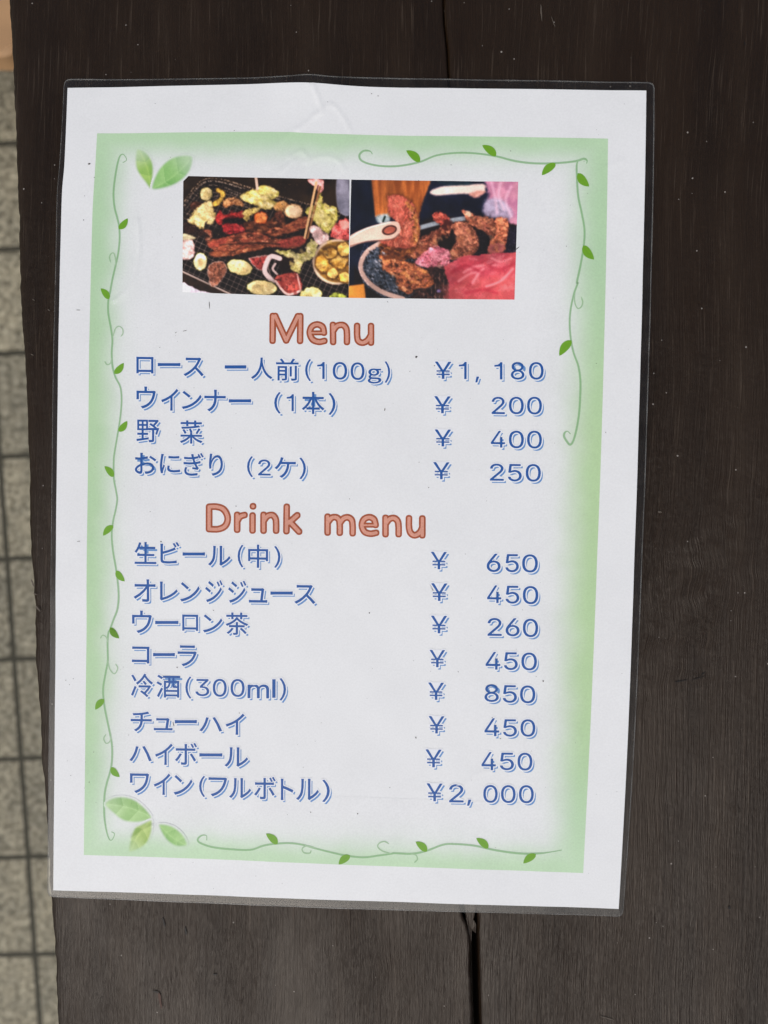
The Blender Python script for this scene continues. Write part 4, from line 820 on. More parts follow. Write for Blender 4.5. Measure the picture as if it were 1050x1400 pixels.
HEADS = {
    "Menu": [["130.3,100.6 142.6,101.7 152.6,100.5 160.6,101.5 168.6,105 174.2,110.6 240.6,258.1 310.7,114.6 313.4,110.6 320.6,105.2 332.6,102.5 342.6,103.5 350.6,102.6 358.6,102.9 366.6,105.3 372.6,109.5 378,118.6 379.5,130.6 377.5,328.6 375.6,338.6 370.5,346.6 364.9,350.6 358.6,352.7 352.6,353.5 344.6,353 338.6,351.3 332.6,347.6 328.6,343 326.4,338.6 324.5,326.6 325.6,214.6 324.6,210.8 262.7,338.6 259.5,342.6 254.6,346.2 248.6,348.5 240.6,349.5 232.6,348.8 226.6,346.8 220.6,342.7 217.3,338.6 160.6,212.4 159.2,212.6 157.5,326.6 155.6,336.6 152.6,342.2 148.6,346.3 142.6,349.6 136.6,351.1 128.6,351.4 122.6,350.5 116.6,348.3 111.5,344.6 106.4,336.6 104.5,326.6 106.6,124.6 108.6,115 112.6,108.3 120.6,102.7", "131.3,114.6 138.6,115.5 142.6,118 148.6,114.8 154.6,114.7 159.8,116.6 162.6,119.6 240.6,292.3 324,120.6 328.6,117.4 334.6,116.5 338.6,117.1 342.6,119.2 348.6,117.1 354.6,116.6 358.6,117.5 362.6,120.2 364.9,124.6 365.5,130.6 363.5,326.6 362.6,332.4 360.6,335.8 354.6,339.1 346.6,338.9 342.6,337 340.6,334.8 338.6,328.6 340.2,152.6 338.6,148.9 250.6,330.5 246.6,334.1 240.6,335.5 232.6,333.6 228.6,328.9 146.6,146.2 145.3,150.6 143.4,326.6 141.5,332.6 136.6,336.5 128.6,337.3 122.2,334.6 119.5,330.6 118.5,324.6 120.5,126.6 121.1,122.6 123,118.6 126.6,115.8"], ["484.4,168.6 495.5,169 505.5,170.7 523.5,176.8 539.5,186.2 550.6,196.6 556.9,206.6 562.9,224.6 568.4,258.6 567.9,268.6 565.5,276 561.5,281.6 555.5,285.8 547.5,288.1 539.5,288.4 533.5,287.5 523.5,283 465.5,283 462.9,284.6 468.3,292.6 475.5,299.5 483.5,303.7 497.5,307.7 503.5,308.6 509.5,308.2 543.5,300.5 553.5,301.5 561.5,304.9 565.7,308.6 569.3,314.6 571.3,322.6 571.3,330.6 570.2,336.6 567.5,342.9 563.5,347.6 557.5,351.2 527.5,359.2 507.5,361.7 487.5,360.1 463.5,354 447.2,346.6 439.5,341.6 431.5,334.6 420.6,320.6 412.8,306.6 408.5,296.6 402.9,276.6 401.6,266.6 401.5,254.6 404.6,234.6 410.1,218.6 413.9,210.6 418.8,202.6 425.2,194.6 435.5,185.5 443.2,180.6 451.5,176.4 465.5,171.4|483.5,222.2 475.5,225.3 467.5,230.7 462.3,236.6 459.5,243 511.9,242.6 509.5,234 504,228.6 491.5,222.5 487.5,221.6", "484.9,182.6 501.5,184.3 515.5,189.1 529.5,197 540,206.6 544.7,214.6 549.3,228.6 554.4,260.6 553.5,267.6 549.5,272.6 541.5,274.5 535.5,273.1 531.5,269.6 529.5,269 443.5,269 441.9,270.6 446.8,284.6 453.5,297 461.5,307 471.5,313.9 485.5,319.4 505.5,322.7 517.5,321.1 543.5,314.6 551.5,315.9 556.2,320.6 557.5,326.6 555.5,334.6 551.5,338.1 523.5,345.6 507.5,347.7 491.5,346.5 475.5,342.8 455.5,334.7 443.5,325.9 432.7,312.6 425,298.6 418.9,282.6 416.9,274.6 415.4,256.6 417.7,240.6 420,232.6 426,218.6 435.5,205 443.5,197.8 451.4,192.6 463.5,187 471.5,184.5|479.5,208.6 465.5,214.3 457.5,220 453.1,224.6 447.8,232.6 444.3,240.6 441.8,248.6 441,256.6 528,256.6 526.4,242.6 523.6,230.6 521.5,225.8 517.5,220.8 509,214.6 497.5,209.5 487.5,207.6"], ["610.3,172.6 618.6,172.9 624.6,174.4 630.6,177.7 634.6,181.8 652.6,176 668.6,173.1 686.6,172.8 698.6,174.5 708.6,177.9 720,184.6 726.6,190.3 734.6,199.6 742.3,212.6 747.1,226.6 749.5,240.6 751.5,268.6 752,296.6 751.2,340.6 748.2,350.6 742.6,357.3 732.6,361.7 726.6,362.5 718.6,362 712.6,360.3 706.6,356.7 700.8,348.6 698.6,338.6 698.8,278.6 696.6,246.6 695.2,240.6 690.6,232.9 684.6,227.1 680.6,225.6 668.6,227.3 660.6,230.8 652.6,240 641,258.6 640.4,260.6 641.4,338.6 639.9,346.6 637,352.6 633.4,356.6 628.6,359.7 622.6,361.7 614.6,362.5 602.6,360.3 596.6,356.7 593,352.6 589.5,344.6 588.5,336.6 586.7,194.6 589.7,184.6 594.3,178.6 601,174.6", "611.3,186.6 618.6,187.5 623,190.6 624.9,194.6 625.6,204.6 626.6,207.2 636.6,198 650.6,191.4 664.6,187.9 680.6,186.5 694.6,188.1 704.6,192 714.6,199.1 722.6,207.9 729.2,218.6 731.7,224.6 734.7,236.6 736.3,250.6 738,286.6 737.5,336.6 736.1,342.6 732.6,346.5 726.6,348.4 718.6,347.2 714.6,343.8 712.7,338.6 712.8,276.6 710.8,246.6 708.2,234.6 702.6,224.6 694.9,216.6 688.6,212.9 680.6,211.6 664.6,213.7 656.6,216.5 650.6,220.1 641.4,230.6 626.6,254 626.9,340.6 624.6,344.8 618.6,348.1 610.6,347.9 605.2,344.6 603.1,340.6 602.5,336.6 600.5,198.6 601.1,194.6 603,190.6 606.6,187.8"], ["803.3,180.6 812.9,181.1 820.9,184 826.9,189 831,196.6 832.5,206.6 832.1,270.6 834.4,300.6 836,306.6 838.9,310.3 844.9,314.2 848.9,315.2 862.1,308.6 872.9,299.8 880.8,288.6 890.5,270.6 890.6,204.6 892.4,196.6 895.6,190.6 899.5,186.6 904.9,183.6 916.9,181.5 928.9,183.6 934.5,186.6 938.4,190.6 942.3,198.6 943.5,206.6 943.5,342.6 940.7,354.6 938.3,358.6 934.2,362.6 928.9,365.4 922.9,367 914.9,367.4 908.9,366.6 902.9,364.5 898.9,361.9 892.9,354.2 878.9,361.7 862.9,367 850.9,368.5 838.9,367.8 824.9,364.5 810.9,358 802.9,352.3 793.7,342.6 788.9,334.6 785.7,326.6 781.3,304.6 778.9,262.6 779.6,204.6 781.7,194.6 786.9,186.9 794,182.6", "804.3,194.6 808.9,194.7 813.8,196.6 816.9,200.1 818.3,204.6 818,270.6 820,298.6 822.2,310.6 825,316.6 830.9,322.6 838.9,327.2 846.9,329.4 852.9,328.8 858.9,326.7 872.9,318.8 882.9,310.5 890.9,299.7 904.5,274.6 904.5,208.6 905.4,202.6 908.9,197.8 914.9,195.6 922.9,196.6 926.9,199.6 928.9,203.7 929.5,208.6 929.5,340.6 928.5,346.6 924.9,351.3 920.9,353.1 914.9,353.4 910.9,352.4 906.9,349.2 904.9,344.6 904.5,330.6 904.2,328.6 902.9,327.4 890,338.6 877,346.6 864.9,351.8 850.9,354.5 836.9,353.2 824.9,349.1 812.9,341.7 804.9,333.3 799.4,322.6 796,308.6 793.5,280.6 792.9,260.6 793.7,204.6 794.8,200.6 796.9,197.6 800.9,195.3"]],
    "Drink menu": [["47.7,42.4 70.5,41.3 81.5,41.7 89.2,42.7 102.4,46 112.3,49.7 121.1,55 126.6,59.9 132.7,67.7 138.7,78.3 143.1,89.7 145.6,101.8 145.6,115 143.5,127.1 141.3,133.7 137.3,142.5 133.6,148 130.7,151.3 122.2,158.1 112.3,163.3 102.3,166.7 90.3,169.2 82.6,169.8 68.3,169.7 46.3,168.4 40.8,166.2 37.5,162.7 35.9,159 35.3,154.6 35.3,55.6 36.4,50.6 38.6,46.8 43,43.6|65,70.9 65,139.8 76,140.5 85.9,140 95.8,137.5 103.5,133.9 108.1,130.4 111.7,126 114.6,119.4 116.3,111.7 116.4,106.2 115.2,100.7 112.7,94.1 109,87.2 106.1,83.1 102.4,79.3 98.1,76.5 93.6,74.5 79.3,71.1", "67.7,49 81.5,49.3 91.4,51 104.6,54.9 113.4,59.3 120,64.5 126.6,72.8 131.8,82 136,93 138,102.9 138.1,113.9 136.1,124.9 132.9,133.7 130.7,138.1 124.9,145.8 117.8,151.6 109,156.2 99.1,159.6 93.6,161 82.6,162.2 62.8,161.8 47.4,160.7 44.6,159 43.3,156.8 42.9,153.5 43.2,54.5 45.2,51.4 47.9,50.1|66.1,63.3 58.4,63.7 57.1,64.4 57.1,146.9 74.9,148.1 85.9,147.7 94.7,145.9 104.6,142.2 111.2,138.2 115.9,133.7 120,127.1 122.6,119.4 123.9,111.7 123.9,105.1 122.3,97.4 118.9,88.9 114.5,81.2 110.1,75.6 106.8,72.7 101.3,69.3 93.6,66.4 83.7,64 76,63.2"], ["165.6,78.4 170.5,77.4 176,77.7 180.4,79.3 184.8,82.6 201.3,78.5 205.7,78.4 209,78.9 212.9,80.6 215.6,82.9 217.8,87 218.7,91.6 218,98.2 216.7,101.5 215,103.7 210.1,106.8 199.1,109.4 195.8,110.9 192,115.8 187,124.3 186.7,157.6 186.1,162 184.8,165.3 182,168.6 178.2,170.7 173.8,171.6 167.2,171.1 161.9,168.6 158.7,164.2 157.4,158.7 157.5,89.4 158.2,86.1 159.8,82.8 162.8,79.8", "170.8,85 174.9,85.3 177.6,87.2 179,90.5 179.3,95.2 183.7,91.7 187,90.1 193.6,88 203.5,85.9 206.8,86.3 209,87.5 210.4,89.4 211.1,92.7 210.1,97.1 207.9,99.2 194.9,102.6 190.3,105.2 186.2,110.3 179.6,121.3 179.1,122.4 179,158.7 178.2,160.9 177.1,162.4 174.9,163.7 172.7,164.1 169.4,163.7 167.2,162.6 165.8,160.9 164.9,157.6 164.9,91.6 165.3,89.4 166.4,87.2 168.3,85.7"], ["237.5,40.3 243,40.1 248.5,41.5 252.8,44.7 255.1,49.1 256,55.7 254.6,62.3 251.8,66.4 247.4,69 240.8,70 234.2,68.8 229.8,65.9 227,61.2 226.2,57.9 226.1,53.5 227.8,46.9 229.2,44.7 231.7,42.5|233.8,81 240.8,80.4 244.1,80.9 247.4,82.3 250,84.3 251.6,86.5 253,89.8 253.6,93.1 253.4,163.5 252,167.9 249.5,171.2 246.1,173.4 240.8,174.6 234.2,174.1 230.9,172.9 228.7,171.4 225.5,166.8 224.3,161.3 224.5,92 225.8,87.6 227.6,84.8 229.8,82.8", "238.3,48 240.8,47.6 244.1,48.1 246.3,49.4 247.7,51.3 248.4,54.6 248,57.9 246.8,60.1 245.2,61.4 241.9,62.4 238.6,62.1 236.4,61.2 234.5,59 233.6,55.7 233.9,52.4 235.3,49.8|235.3,88.7 239.7,87.9 243,88.8 245.1,90.9 246.1,94.2 246,161.3 245.4,163.5 244.1,165.4 241.9,166.7 239.7,167.1 236.4,166.7 234.2,165.6 232.6,163.5 231.9,160.2 231.9,94.2 232.9,90.9"], ["280.6,78.4 285.5,77.4 291,77.7 295.4,79.3 299.8,82.5 305.3,80.3 314.1,78.3 322.9,77.9 329.5,78.8 334.5,80.6 338.3,82.8 342.3,86.1 347,91.6 351,98.2 353.8,104.8 355.6,112.5 356.2,119.1 356.9,137.8 356.6,163.1 355.1,168.6 353.7,170.9 351.5,173 346,175.3 338.3,175.4 335,174.4 332.5,173 330.2,170.8 328.9,168.6 327.3,162 327.5,134.5 326.5,118 325.4,114.7 323.5,111.4 320.8,108.1 319.6,107.3 314.1,109.1 311,111.4 307.5,115.8 301.9,124.6 301.7,162 300.9,166.7 298.8,170.8 296.5,173 294.3,174.3 291,175.3 286.6,175.7 280,174.4 277.5,173 275.2,170.8 273,166.4 272.3,162 272.4,90.5 273.2,86.1 274.8,82.8 277.8,79.8", "285.8,85 289.9,85.3 292.6,87.2 294,90.5 294.3,95.8 298.7,92 305.3,88.6 311.9,86.5 319.6,85.4 324,85.6 330.6,87.4 336.1,91.2 340.5,96.1 343.9,101.5 346.4,107 348.4,116.9 349.3,137.8 349.1,160.9 348.6,164.2 347.1,166.4 343.8,167.9 340.5,168 337.2,166.6 335.4,164.2 334.9,160.9 335,133.4 333.7,114.7 331.4,109.2 327.6,103.7 324,100.5 320.7,99.6 313,101.2 306.4,104.8 301.7,110.3 294.7,121.3 294.1,122.4 294.1,160.9 293.6,164.2 291,167.2 287.7,168.1 283.7,167.5 281.1,165.4 279.9,160.9 279.9,91.6 280.3,89.4 281.4,87.2 283.3,85.7"], ["381.6,43.4 387.7,42.3 394.3,43.3 398.7,46 400.2,47.8 401.8,51.1 402.7,56.6 402.3,99.5 403.1,101.1 424,82.4 428.4,80.1 433.9,79.3 439.4,80 443.8,82.2 447.1,86.3 448.4,90.7 448.7,95.1 447.9,99.5 446.5,102.8 444.7,105 425.1,122.6 424.4,123.7 453.2,154.5 455.3,157.8 456.6,163.3 456.1,169.9 454.2,174.3 450.4,177.7 446,179.3 441.6,179.7 437.2,179.1 432.8,177.2 402,144.8 401.4,166.6 399.9,171 397.6,174.1 395.4,175.7 392.1,177.1 388.8,177.6 384.4,177.5 381.1,176.8 378,175.4 375.6,173.2 374.1,171 372.8,167.7 372.3,163.3 373.4,55.5 374.2,51.1 375.8,47.8 377.8,45.6", "386.8,50 389.9,50.1 392.4,51.1 394.3,53.2 395,55.5 394.8,113.8 395.4,114.2 397.6,113.2 402,112.7 430.6,87.5 433.9,86.9 437,87.4 438.9,88.5 440.5,90.6 441,95.1 440.5,97.3 439.4,99.1 413.2,122.6 413.6,123.7 448.2,161 449,163.3 449,166.6 448.2,169 446,171.2 441.6,172.1 439.4,171.7 437.2,170.6 402,133 398.8,134.7 395.4,135.1 394.4,135.8 394.1,163.3 393.2,167 391,169.2 386.6,170.1 383.3,169.3 380.6,166.6 379.9,163.3 380.9,56.6 381.3,54.4 382.4,52.2 384.4,50.6"], ["559.6,86.4 564.5,85.4 570,85.7 574.4,87.3 578.8,90.5 583.2,88.8 590.9,87.3 596.4,87 603,87.5 607.7,88.6 614,91 617.4,93 622.8,97.2 623.9,97.3 629.4,93.6 636,90.6 643.7,88.6 649.2,88 654.7,88.1 662.4,89.5 667.9,91.7 673.6,95.2 678.9,99.9 683.5,106.2 686,111.7 688.1,120.5 689.9,143.6 689.7,172.2 688.9,177.7 686.6,182.1 684.4,184.1 681.1,185.8 677.8,186.5 673.4,186.6 670.1,186.1 666.8,184.8 664.5,183.2 662,179.9 660.3,173.3 660.5,144.7 659.1,126.2 658.4,123.8 656.9,121.4 654.7,119.3 651.4,117.4 647.8,118.3 643.7,120.7 639.3,125.8 633.7,133.7 633.7,171.1 632.9,175.5 631.5,178.8 629.7,181 627.2,182.8 621.7,184.5 615.1,184.3 609.6,182.1 607.4,180 605.9,177.7 604.4,172.2 604.5,140.3 603.1,122.7 602.3,120.5 600.8,118.7 596.4,116.4 593.1,117.1 590.1,119.4 584.9,126 580.7,132.6 580.7,170 580,174.4 578.6,177.7 576.8,179.9 574.4,181.7 568.9,183.5 562.3,183.4 559,182.4 556.5,181 554.2,178.8 552.9,176.6 551.3,170 551.3,99.6 551.9,95.2 553.5,91.3 555.8,88.6", "564.8,93 568.9,93.3 571.6,95.2 573,98.5 573.3,104 576.8,100.7 579.9,98.7 588.7,95.4 597.5,94.6 605.2,95.9 610.7,98.2 615.1,101 619.2,105.1 622.8,110 627.2,105 632.8,100.7 639.3,97.7 645.9,96 652.5,95.6 656.9,96.1 663.5,98.3 669,101.6 673.4,105.7 676.9,110.6 678.9,115 680.5,121.6 681.7,132.6 682.4,149.1 682.1,172.2 680.8,176.6 677.8,178.7 674.5,179.1 671.2,178.3 668.6,175.5 667.9,172.2 668.1,143.6 667.3,130.4 666.2,122.7 664.4,118.3 660.6,113.9 655.8,110.8 651.4,109.8 644.8,111.1 639.3,114.1 633.8,119.9 626.4,130.4 625.9,131.5 626.4,149.1 625.9,172.2 624,175.5 621.7,176.7 617.3,177 614,175.5 612.5,173.3 612,171.1 612.1,139.2 611.2,126 610.2,119.4 608.5,115.5 605.2,112.1 600.8,109.7 596.4,108.8 590.9,109.7 585.4,112.8 581,117.9 573.1,129.3 572.9,171.1 571.1,174.4 568.9,175.7 564.5,176 561.2,174.6 559.4,172.2 558.9,168.9 558.9,99.6 559.3,97.4 560.4,95.2 562.3,93.7"], ["737.2,88.4 745.4,87.4 752,87.6 757.5,88.6 763,90.4 769.6,93.6 776,98.3 779.5,101.8 782.8,107 786,115.9 789.7,134.6 789.5,139 788.7,142.3 787.2,145.3 785,147.6 780.6,149.9 775.1,150.7 769.6,150 765.2,148 735.5,148 734.4,148.2 734,148.9 736.6,152.7 739.7,155.5 743.2,157.2 749.8,158.8 754.2,159.4 757.5,159.1 776.2,155.3 781.7,155.8 786.1,157.7 788.5,159.9 790.5,163.2 791.4,166.5 791.7,170.9 791,175.3 789.6,178.6 787.9,180.8 785,182.9 770.7,186.7 760.8,188.4 749.8,188.6 737.7,186.6 728.9,183.9 720.1,179.1 713.5,172.9 707.8,164.3 702.4,151.1 700.4,140.1 700.4,133.5 701,128 703.9,117 707.4,109.3 710.1,104.9 716.2,98.3 720.1,95.4 727,91.7|745.4,117 741,118.5 737.7,120.4 735.3,122.5 733,125.8 757.5,126 756.6,122.5 754.2,120 748.7,117.1", "745.4,95 754.2,95.8 761.9,98.4 768.5,102.3 773.5,107.1 776.2,111.4 778.9,119.2 782,134.6 781.6,139 779.5,141.9 775.1,143.1 771.8,142.5 768.5,140.4 723.4,140.4 722.7,141.2 725.2,148.9 728.8,155.5 732.4,159.9 736.6,162.8 743.2,165.2 749.8,166.6 755.3,167 761.9,166.1 776.2,162.9 780.6,163.6 783.4,166.5 784.1,169.8 783.1,174.2 780.6,176.4 764.1,180.2 755.3,181.2 747.6,180.7 736.6,178.3 728.9,175.3 722.3,170.7 716.8,164 712.4,155.9 709.5,147.8 708.5,143.4 707.9,134.6 709.5,124.7 713.9,113.7 718.5,107.1 725.1,101.6 731.1,98.4 735.5,96.8|745.4,109.2 741,110.2 736.6,111.9 733.3,113.8 729.5,117 726.7,121 724.8,124.7 723,130.2 722.6,133.5 766.7,133.5 767,132.4 765.2,123.6 763.7,119.2 761.9,116.3 758.6,113.4 754.2,110.9 748.7,109.3"], ["811.6,91.4 816.5,90.4 822,90.7 826.4,92.3 830.8,95.5 836.3,93.3 844.3,91.4 852.8,90.9 859.4,91.8 864.9,93.6 871.5,97.4 877,102.3 879.9,105.7 884.1,112.3 886.9,120 888.5,128.8 889.7,144.2 889.6,178.3 888,183.8 884.7,187.9 879.2,190.3 871.5,190.4 865.7,188.2 863.4,186 862,183.8 860.3,177.2 860.5,149.7 859,131 858.3,128.5 856.5,125.5 853.4,122.2 850.6,120.3 845.1,122.1 841.9,124.4 836.7,131 832.7,137.6 832.7,177.2 831.9,181.6 830.4,184.9 828.6,187.1 825.3,189.3 818.7,190.7 814.3,190.4 811,189.4 808.7,188.2 806.4,186 804.4,182.4 803.3,177.2 803.4,103.5 804.2,99.1 805.8,95.8 808.8,92.8", "816.8,98 820.9,98.3 823.6,100.2 825,103.5 825.3,108.6 831.9,103.7 838.5,100.7 846.2,98.8 852.8,98.5 857.2,99.1 863.8,101.8 869.1,105.7 873.7,110.6 877,115.7 878.9,120 880.5,126.6 881.4,134.3 882.4,153 882.1,176.1 881.5,179.4 879.9,181.6 877,182.9 873.7,183 870.4,181.8 868.5,179.4 867.9,176.1 868.1,148.6 867.2,135.4 866.1,127.7 863.8,122.2 860.5,118 856.1,114.4 851.7,112.7 845.1,113.7 838.5,116.9 833,122.7 825.3,133.9 824.8,178.3 823.1,181.4 819.8,182.9 815.4,182.7 812.1,180.5 810.9,176.1 810.9,104.6 811.3,102.4 812.4,100.2 814.3,98.7"], ["913.5,93.4 919.1,92.3 925.7,93.1 930.2,95.6 933.4,100 934.6,105.5 934.2,135.2 935.7,150.6 937.4,157.2 938.9,160.3 942.2,163.9 945.5,165.8 951,162.5 955.9,158.3 959.2,152.8 963.1,144 963.3,106.6 964.2,102.2 965.7,98.9 967.6,96.7 970.8,94.7 974.1,93.7 978.5,93.3 985.1,94.6 988.4,96.7 990.3,98.9 992.2,103.3 992.7,107.7 992.7,181.4 991.4,188 989.5,191.2 987.3,193.2 981.8,195.4 975.2,195.5 969.7,193.8 965.3,189.6 959.8,192.4 952.1,194.9 945.5,195.7 938.9,195.2 933.4,193.7 926.3,190.2 920.2,185.5 914.8,179.2 911.1,172.6 908.2,163.8 906,151.7 904.8,136.3 905.6,103.3 906.6,100 908.1,97.4 910.3,95.2", "918.8,100 922.4,100.2 924.6,101.2 926.3,103.3 927,105.5 926.8,140.1 927.9,150.6 929.9,159.4 932.3,164.5 935.6,168.6 940,172.1 944.4,173.8 949.9,172.3 956.5,168.3 960.9,164.6 964.6,159.4 970.9,145.1 971.2,105.5 973,102.6 976.3,101 980.7,101.3 983.7,103.3 984.8,105.5 985.1,107.7 985.1,181.4 984.3,184.7 982.9,186.6 980.7,187.7 977.4,188.1 975.2,187.7 973,186.4 971.7,184.7 971,182.5 970.8,175.7 963.1,181.7 956.5,185.4 948.8,187.8 941.1,187.8 936.7,186.6 930.6,183.6 925.7,179.7 921.3,174.8 917.7,168.2 915.6,161.6 913.5,150.6 912.6,140.7 913,105.5 914.7,101.9 916.9,100.4"]]}
def dec(s):
    return [np.array([[float(v) for v in p.split(',')] for p in c.split(' ')]) for c in s.split('|')]
GL = {k: dec(v) for k, v in GLYPHS.items()}
GL['1'] = [np.array([(41, 0), (59, 0), (59, 129), (44, 129), (37, 118), (24, 110), (0, 107), (0, 95), (41, 97)], float)[::-1]]
GL['l'] = [np.array([(0, 0), (0, 100), (16, 100), (16, 0)], float)]
def area(P):
    x, y = P[:, 0], P[:, 1]
    return .5 * np.sum(x * np.roll(y, -1) - y * np.roll(x, -1))
def grow(P, d, sgn):
    a = P - np.roll(P, 1, 0); b = np.roll(P, -1, 0) - P
    na = np.stack([a[:, 1], -a[:, 0]], 1) / (np.hypot(*a.T)[:, None] + 1e-9)
    nb = np.stack([b[:, 1], -b[:, 0]], 1) / (np.hypot(*b.T)[:, None] + 1e-9)
    m = na + nb; l = np.hypot(*m.T)[:, None]; m = m / (l + 1e-9)
    c = np.clip((m * na).sum(1), .55, 1)[:, None]
    return P + sgn * d * m / c
class Ink:
    """collects printed shapes of one line of lettering into one mesh"""
    def __init__(self): self.v = []; self.f = []; self.m = []
    def add(self, polys, lift, mi):
        # outer outlines take the holes that lie inside them
        big = max(polys, key=lambda P: abs(area(P)))
        sg = area(big) > 0
        outs = [P for P in polys if (area(P) > 0) == sg]; holes = [P for P in polys if (area(P) > 0) != sg]
        def inside(pt, P):
            x, y = pt; x1, y1 = P[:, 0], P[:, 1]; x2, y2 = np.roll(x1, -1), np.roll(y1, -1)
            c = ((y1 > y) != (y2 > y)) & (x < (x2 - x1) * (y - y1) / np.where(y2 == y1, 1e-9, y2 - y1) + x1)
            return bool(c.sum() % 2)
        for P0 in outs:
            grp = [P0] + [h for h in holes if inside(h[0], P0)]
            tri = tessellate_polygon([[Vector((x, y, 0)) for x, y in P] for P in grp])
            allp = np.concatenate(grp)
            base = sum(len(a) for a in self.v)
            self.v.append(card(allp[:, 0], allp[:, 1], lift))
            for t in tri:
                a, b, c = (allp[i] for i in t)
                cr = (b[0] - a[0]) * (c[1] - a[1]) - (b[1] - a[1]) * (c[0] - a[0])
                if abs(cr) < 1e-6: continue
                self.f.append(tuple(base + i for i in (t if cr < 0 else t[::-1]))); self.m.append(mi)
    def build(self, name, mats):
        return mesh_obj(name, np.concatenate(self.v), self.f, mats, menu, mat_index=self.m)

def fit(polys, box_, ref=None):
    Aa = np.concatenate(polys if ref is None else ref); lo, hi = Aa.min(0), Aa.max(0)
    x0, y0, x1, y1 = box_
    sx = (x1 - x0) / (hi[0] - lo[0]); sy = (y1 - y0) / (hi[1] - lo[1])
    return [np.stack([x0 + (P[:, 0] - lo[0]) * sx, y1 - (P[:, 1] - lo[1]) * sy], 1) for P in polys]

TILT = math.tan(math.radians(1.35))
def line(name, ox, oy, s, items):
    """items: (character, x0, x1, y0, y1) ink boxes measured on a survey crop"""
    k = Ink()
    for ch, x0, x1, y0, y1 in items:
        bx = (ox + x0 / s, oy + y0 / s, ox + x1 / s, oy + y1 / s)
        polys = fit(GL[ch], bx)
        xm = (bx[0] + bx[2]) / 2
        polys = [np.stack([P[:, 0], P[:, 1] + (P[:, 0] - xm) * TILT * (0 if ch in 'ー一' else .6)], 1) for P in polys]
        big = max(polys, key=lambda P: abs(area(P)))
        sg = 1 if area(big) > 0 else -1
        thick = .05 if ch in '()0123456789' else -.15 if ch == '¥' else .26
        main = [grow(P, thick, sg) for P in polys]
        gap = [grow(P, 1.75, sg) for P in polys]
        sh = [grow(P, .15, sg) + (2.75, 3.0) for P in polys]
        k.add(sh, .05, 0); k.add(gap, .075, 1); k.add(main, .10, 2)
    return k.build(name, [M_SHADE, M_PALE, M_BLUE])

def head(name, ox, oy, s, letters):
    k = Ink()
    for o, f in letters:
        o, f = dec(o), dec(f)
        sp = [np.array((ox, oy)) + P / s for P in o]; sf = [np.array((ox, oy)) + P / s for P in f]
        k.add(sp, .06, 0); k.add(sf, .10, 1)
    return k.build(name, [M_RUST, M_SALMON])

head('heading', 350, 410, 5.833, HEADS['Menu'])
head('heading', 270, 675, 3.182, HEADS['Drink menu'])
L_ = lambda o, s, t: line('menu_line', *o, s, t)
L_((0, 0), 1, [('ロ', 186.4, 209.2, 488, 510), ('ー', 215.6, 246, 496.3, 500.2), ('ス', 251, 278, 489, 514), ('一', 307.4, 336.4, 499.6, 503.6), ('人', 343.6, 372, 489, 518),
              ('前', 377.6, 408, 490.4, 520.2), ('(', 417.2, 425.2, 491, 521), ('1', 433.7, 443.8, 495, 518), ('0', 455, 474.6, 495, 519), ('0', 479.5, 498.3, 495.5, 519.5), ('g', 503, 521.2, 504, 524.2), (')', 526, 533.4, 494, 523.5)])
L_((170, 475), 5, [('ウ', 82, 212, 268, 416), ('イ', 252, 366, 283, 430), ('ン', 392, 526, 298, 420), ('ナ', 547, 691, 290, 436), ('ー', 715, 865, 355, 375)] +
   [(c, (x0 / 5.526 + 200) * 5, (x1 / 5.526 + 200) * 5, y0 / 5.526 * 5, y1 / 5.526 * 5) for c, x0, x1, y0, y1 in (('(', 28, 76, 338, 500), ('1', 122, 175, 354, 481), ('本', 238, 405, 338, 502), (')', 438, 490, 345, 510))])
L_((170, 475), 5, [('野', 82, 235, 495, 646), ('菜', 380, 531, 500, 656)])
L_((160, 410), 3.5, [('お', 85, 186, 733, 832), ('に', 205, 300, 738, 829), ('ぎ', 318, 413, 733, 841), ('り', 440, 505, 737, 841), ('(', 622, 650, 748, 848), ('2', 675, 735, 764, 840), ('ケ', 755, 855, 754, 851), (')', 873, 904, 755, 858)])
Z7 = (160, 670)
L_(Z7, 3.5, [('生', 85, 187, 250, 353), ('ビ', 208, 298, 249, 351), ('ー', 315, 420, 299, 313), ('ル', 437, 542, 268, 361), ('(', 577, 604, 262, 370), ('中', 628, 722, 262, 371), (')', 752, 782, 268, 372)])
L_(Z7, 3.5, [('オ', 80, 183, 428, 534), ('レ', 206, 290, 439, 528), ('ン', 303, 395, 442, 533), ('ジ', 423, 505, 432, 536), ('ジ', 533, 618, 434, 539), ('ュ', 632, 718, 470, 538), ('ー', 735, 840, 486, 500), ('ス', 850, 948, 455, 544)])
L_(Z7, 3.5, [('ウ', 72, 165, 578, 684), ('ー', 183, 292, 627, 641), ('ロ', 312, 387, 597, 673), ('ン', 412, 503, 597, 681), ('茶', 521, 626, 587, 693)])
L_((160, 880), 3.281, [('コ', 67, 144, 14, 88), ('ー', 162, 258, 43, 56), ('ラ', 272, 356, 9, 101)])
Z9 = (170, 900)
L_(Z9, 4.2, [('冷', 39, 163, 90, 222), ('酒', 185, 319, 97, 225), ('(', 350, 384, 105, 232), ('3', 408, 487, 120, 218), ('0', 508, 587, 119, 221), ('0', 610, 690, 120, 222), ('m', 708, 830, 152, 229), ('l', 850, 867, 122, 226), (')', 891, 928, 115, 243)])
L_(Z9, 4.2, [('チ', 37, 156, 307, 419), ('ュ', 170, 275, 345, 413), ('ー', 290, 415, 356, 373), ('ハ', 432, 560, 339, 419), ('イ', 583, 689, 319, 438)])
L_(Z9, 4.2, [('ハ', 30, 156, 505, 590), ('イ', 178, 276, 491, 611), ('ボ', 292, 416, 487, 611), ('ー', 432, 562, 546, 563), ('ル', 577, 710, 512, 621)])
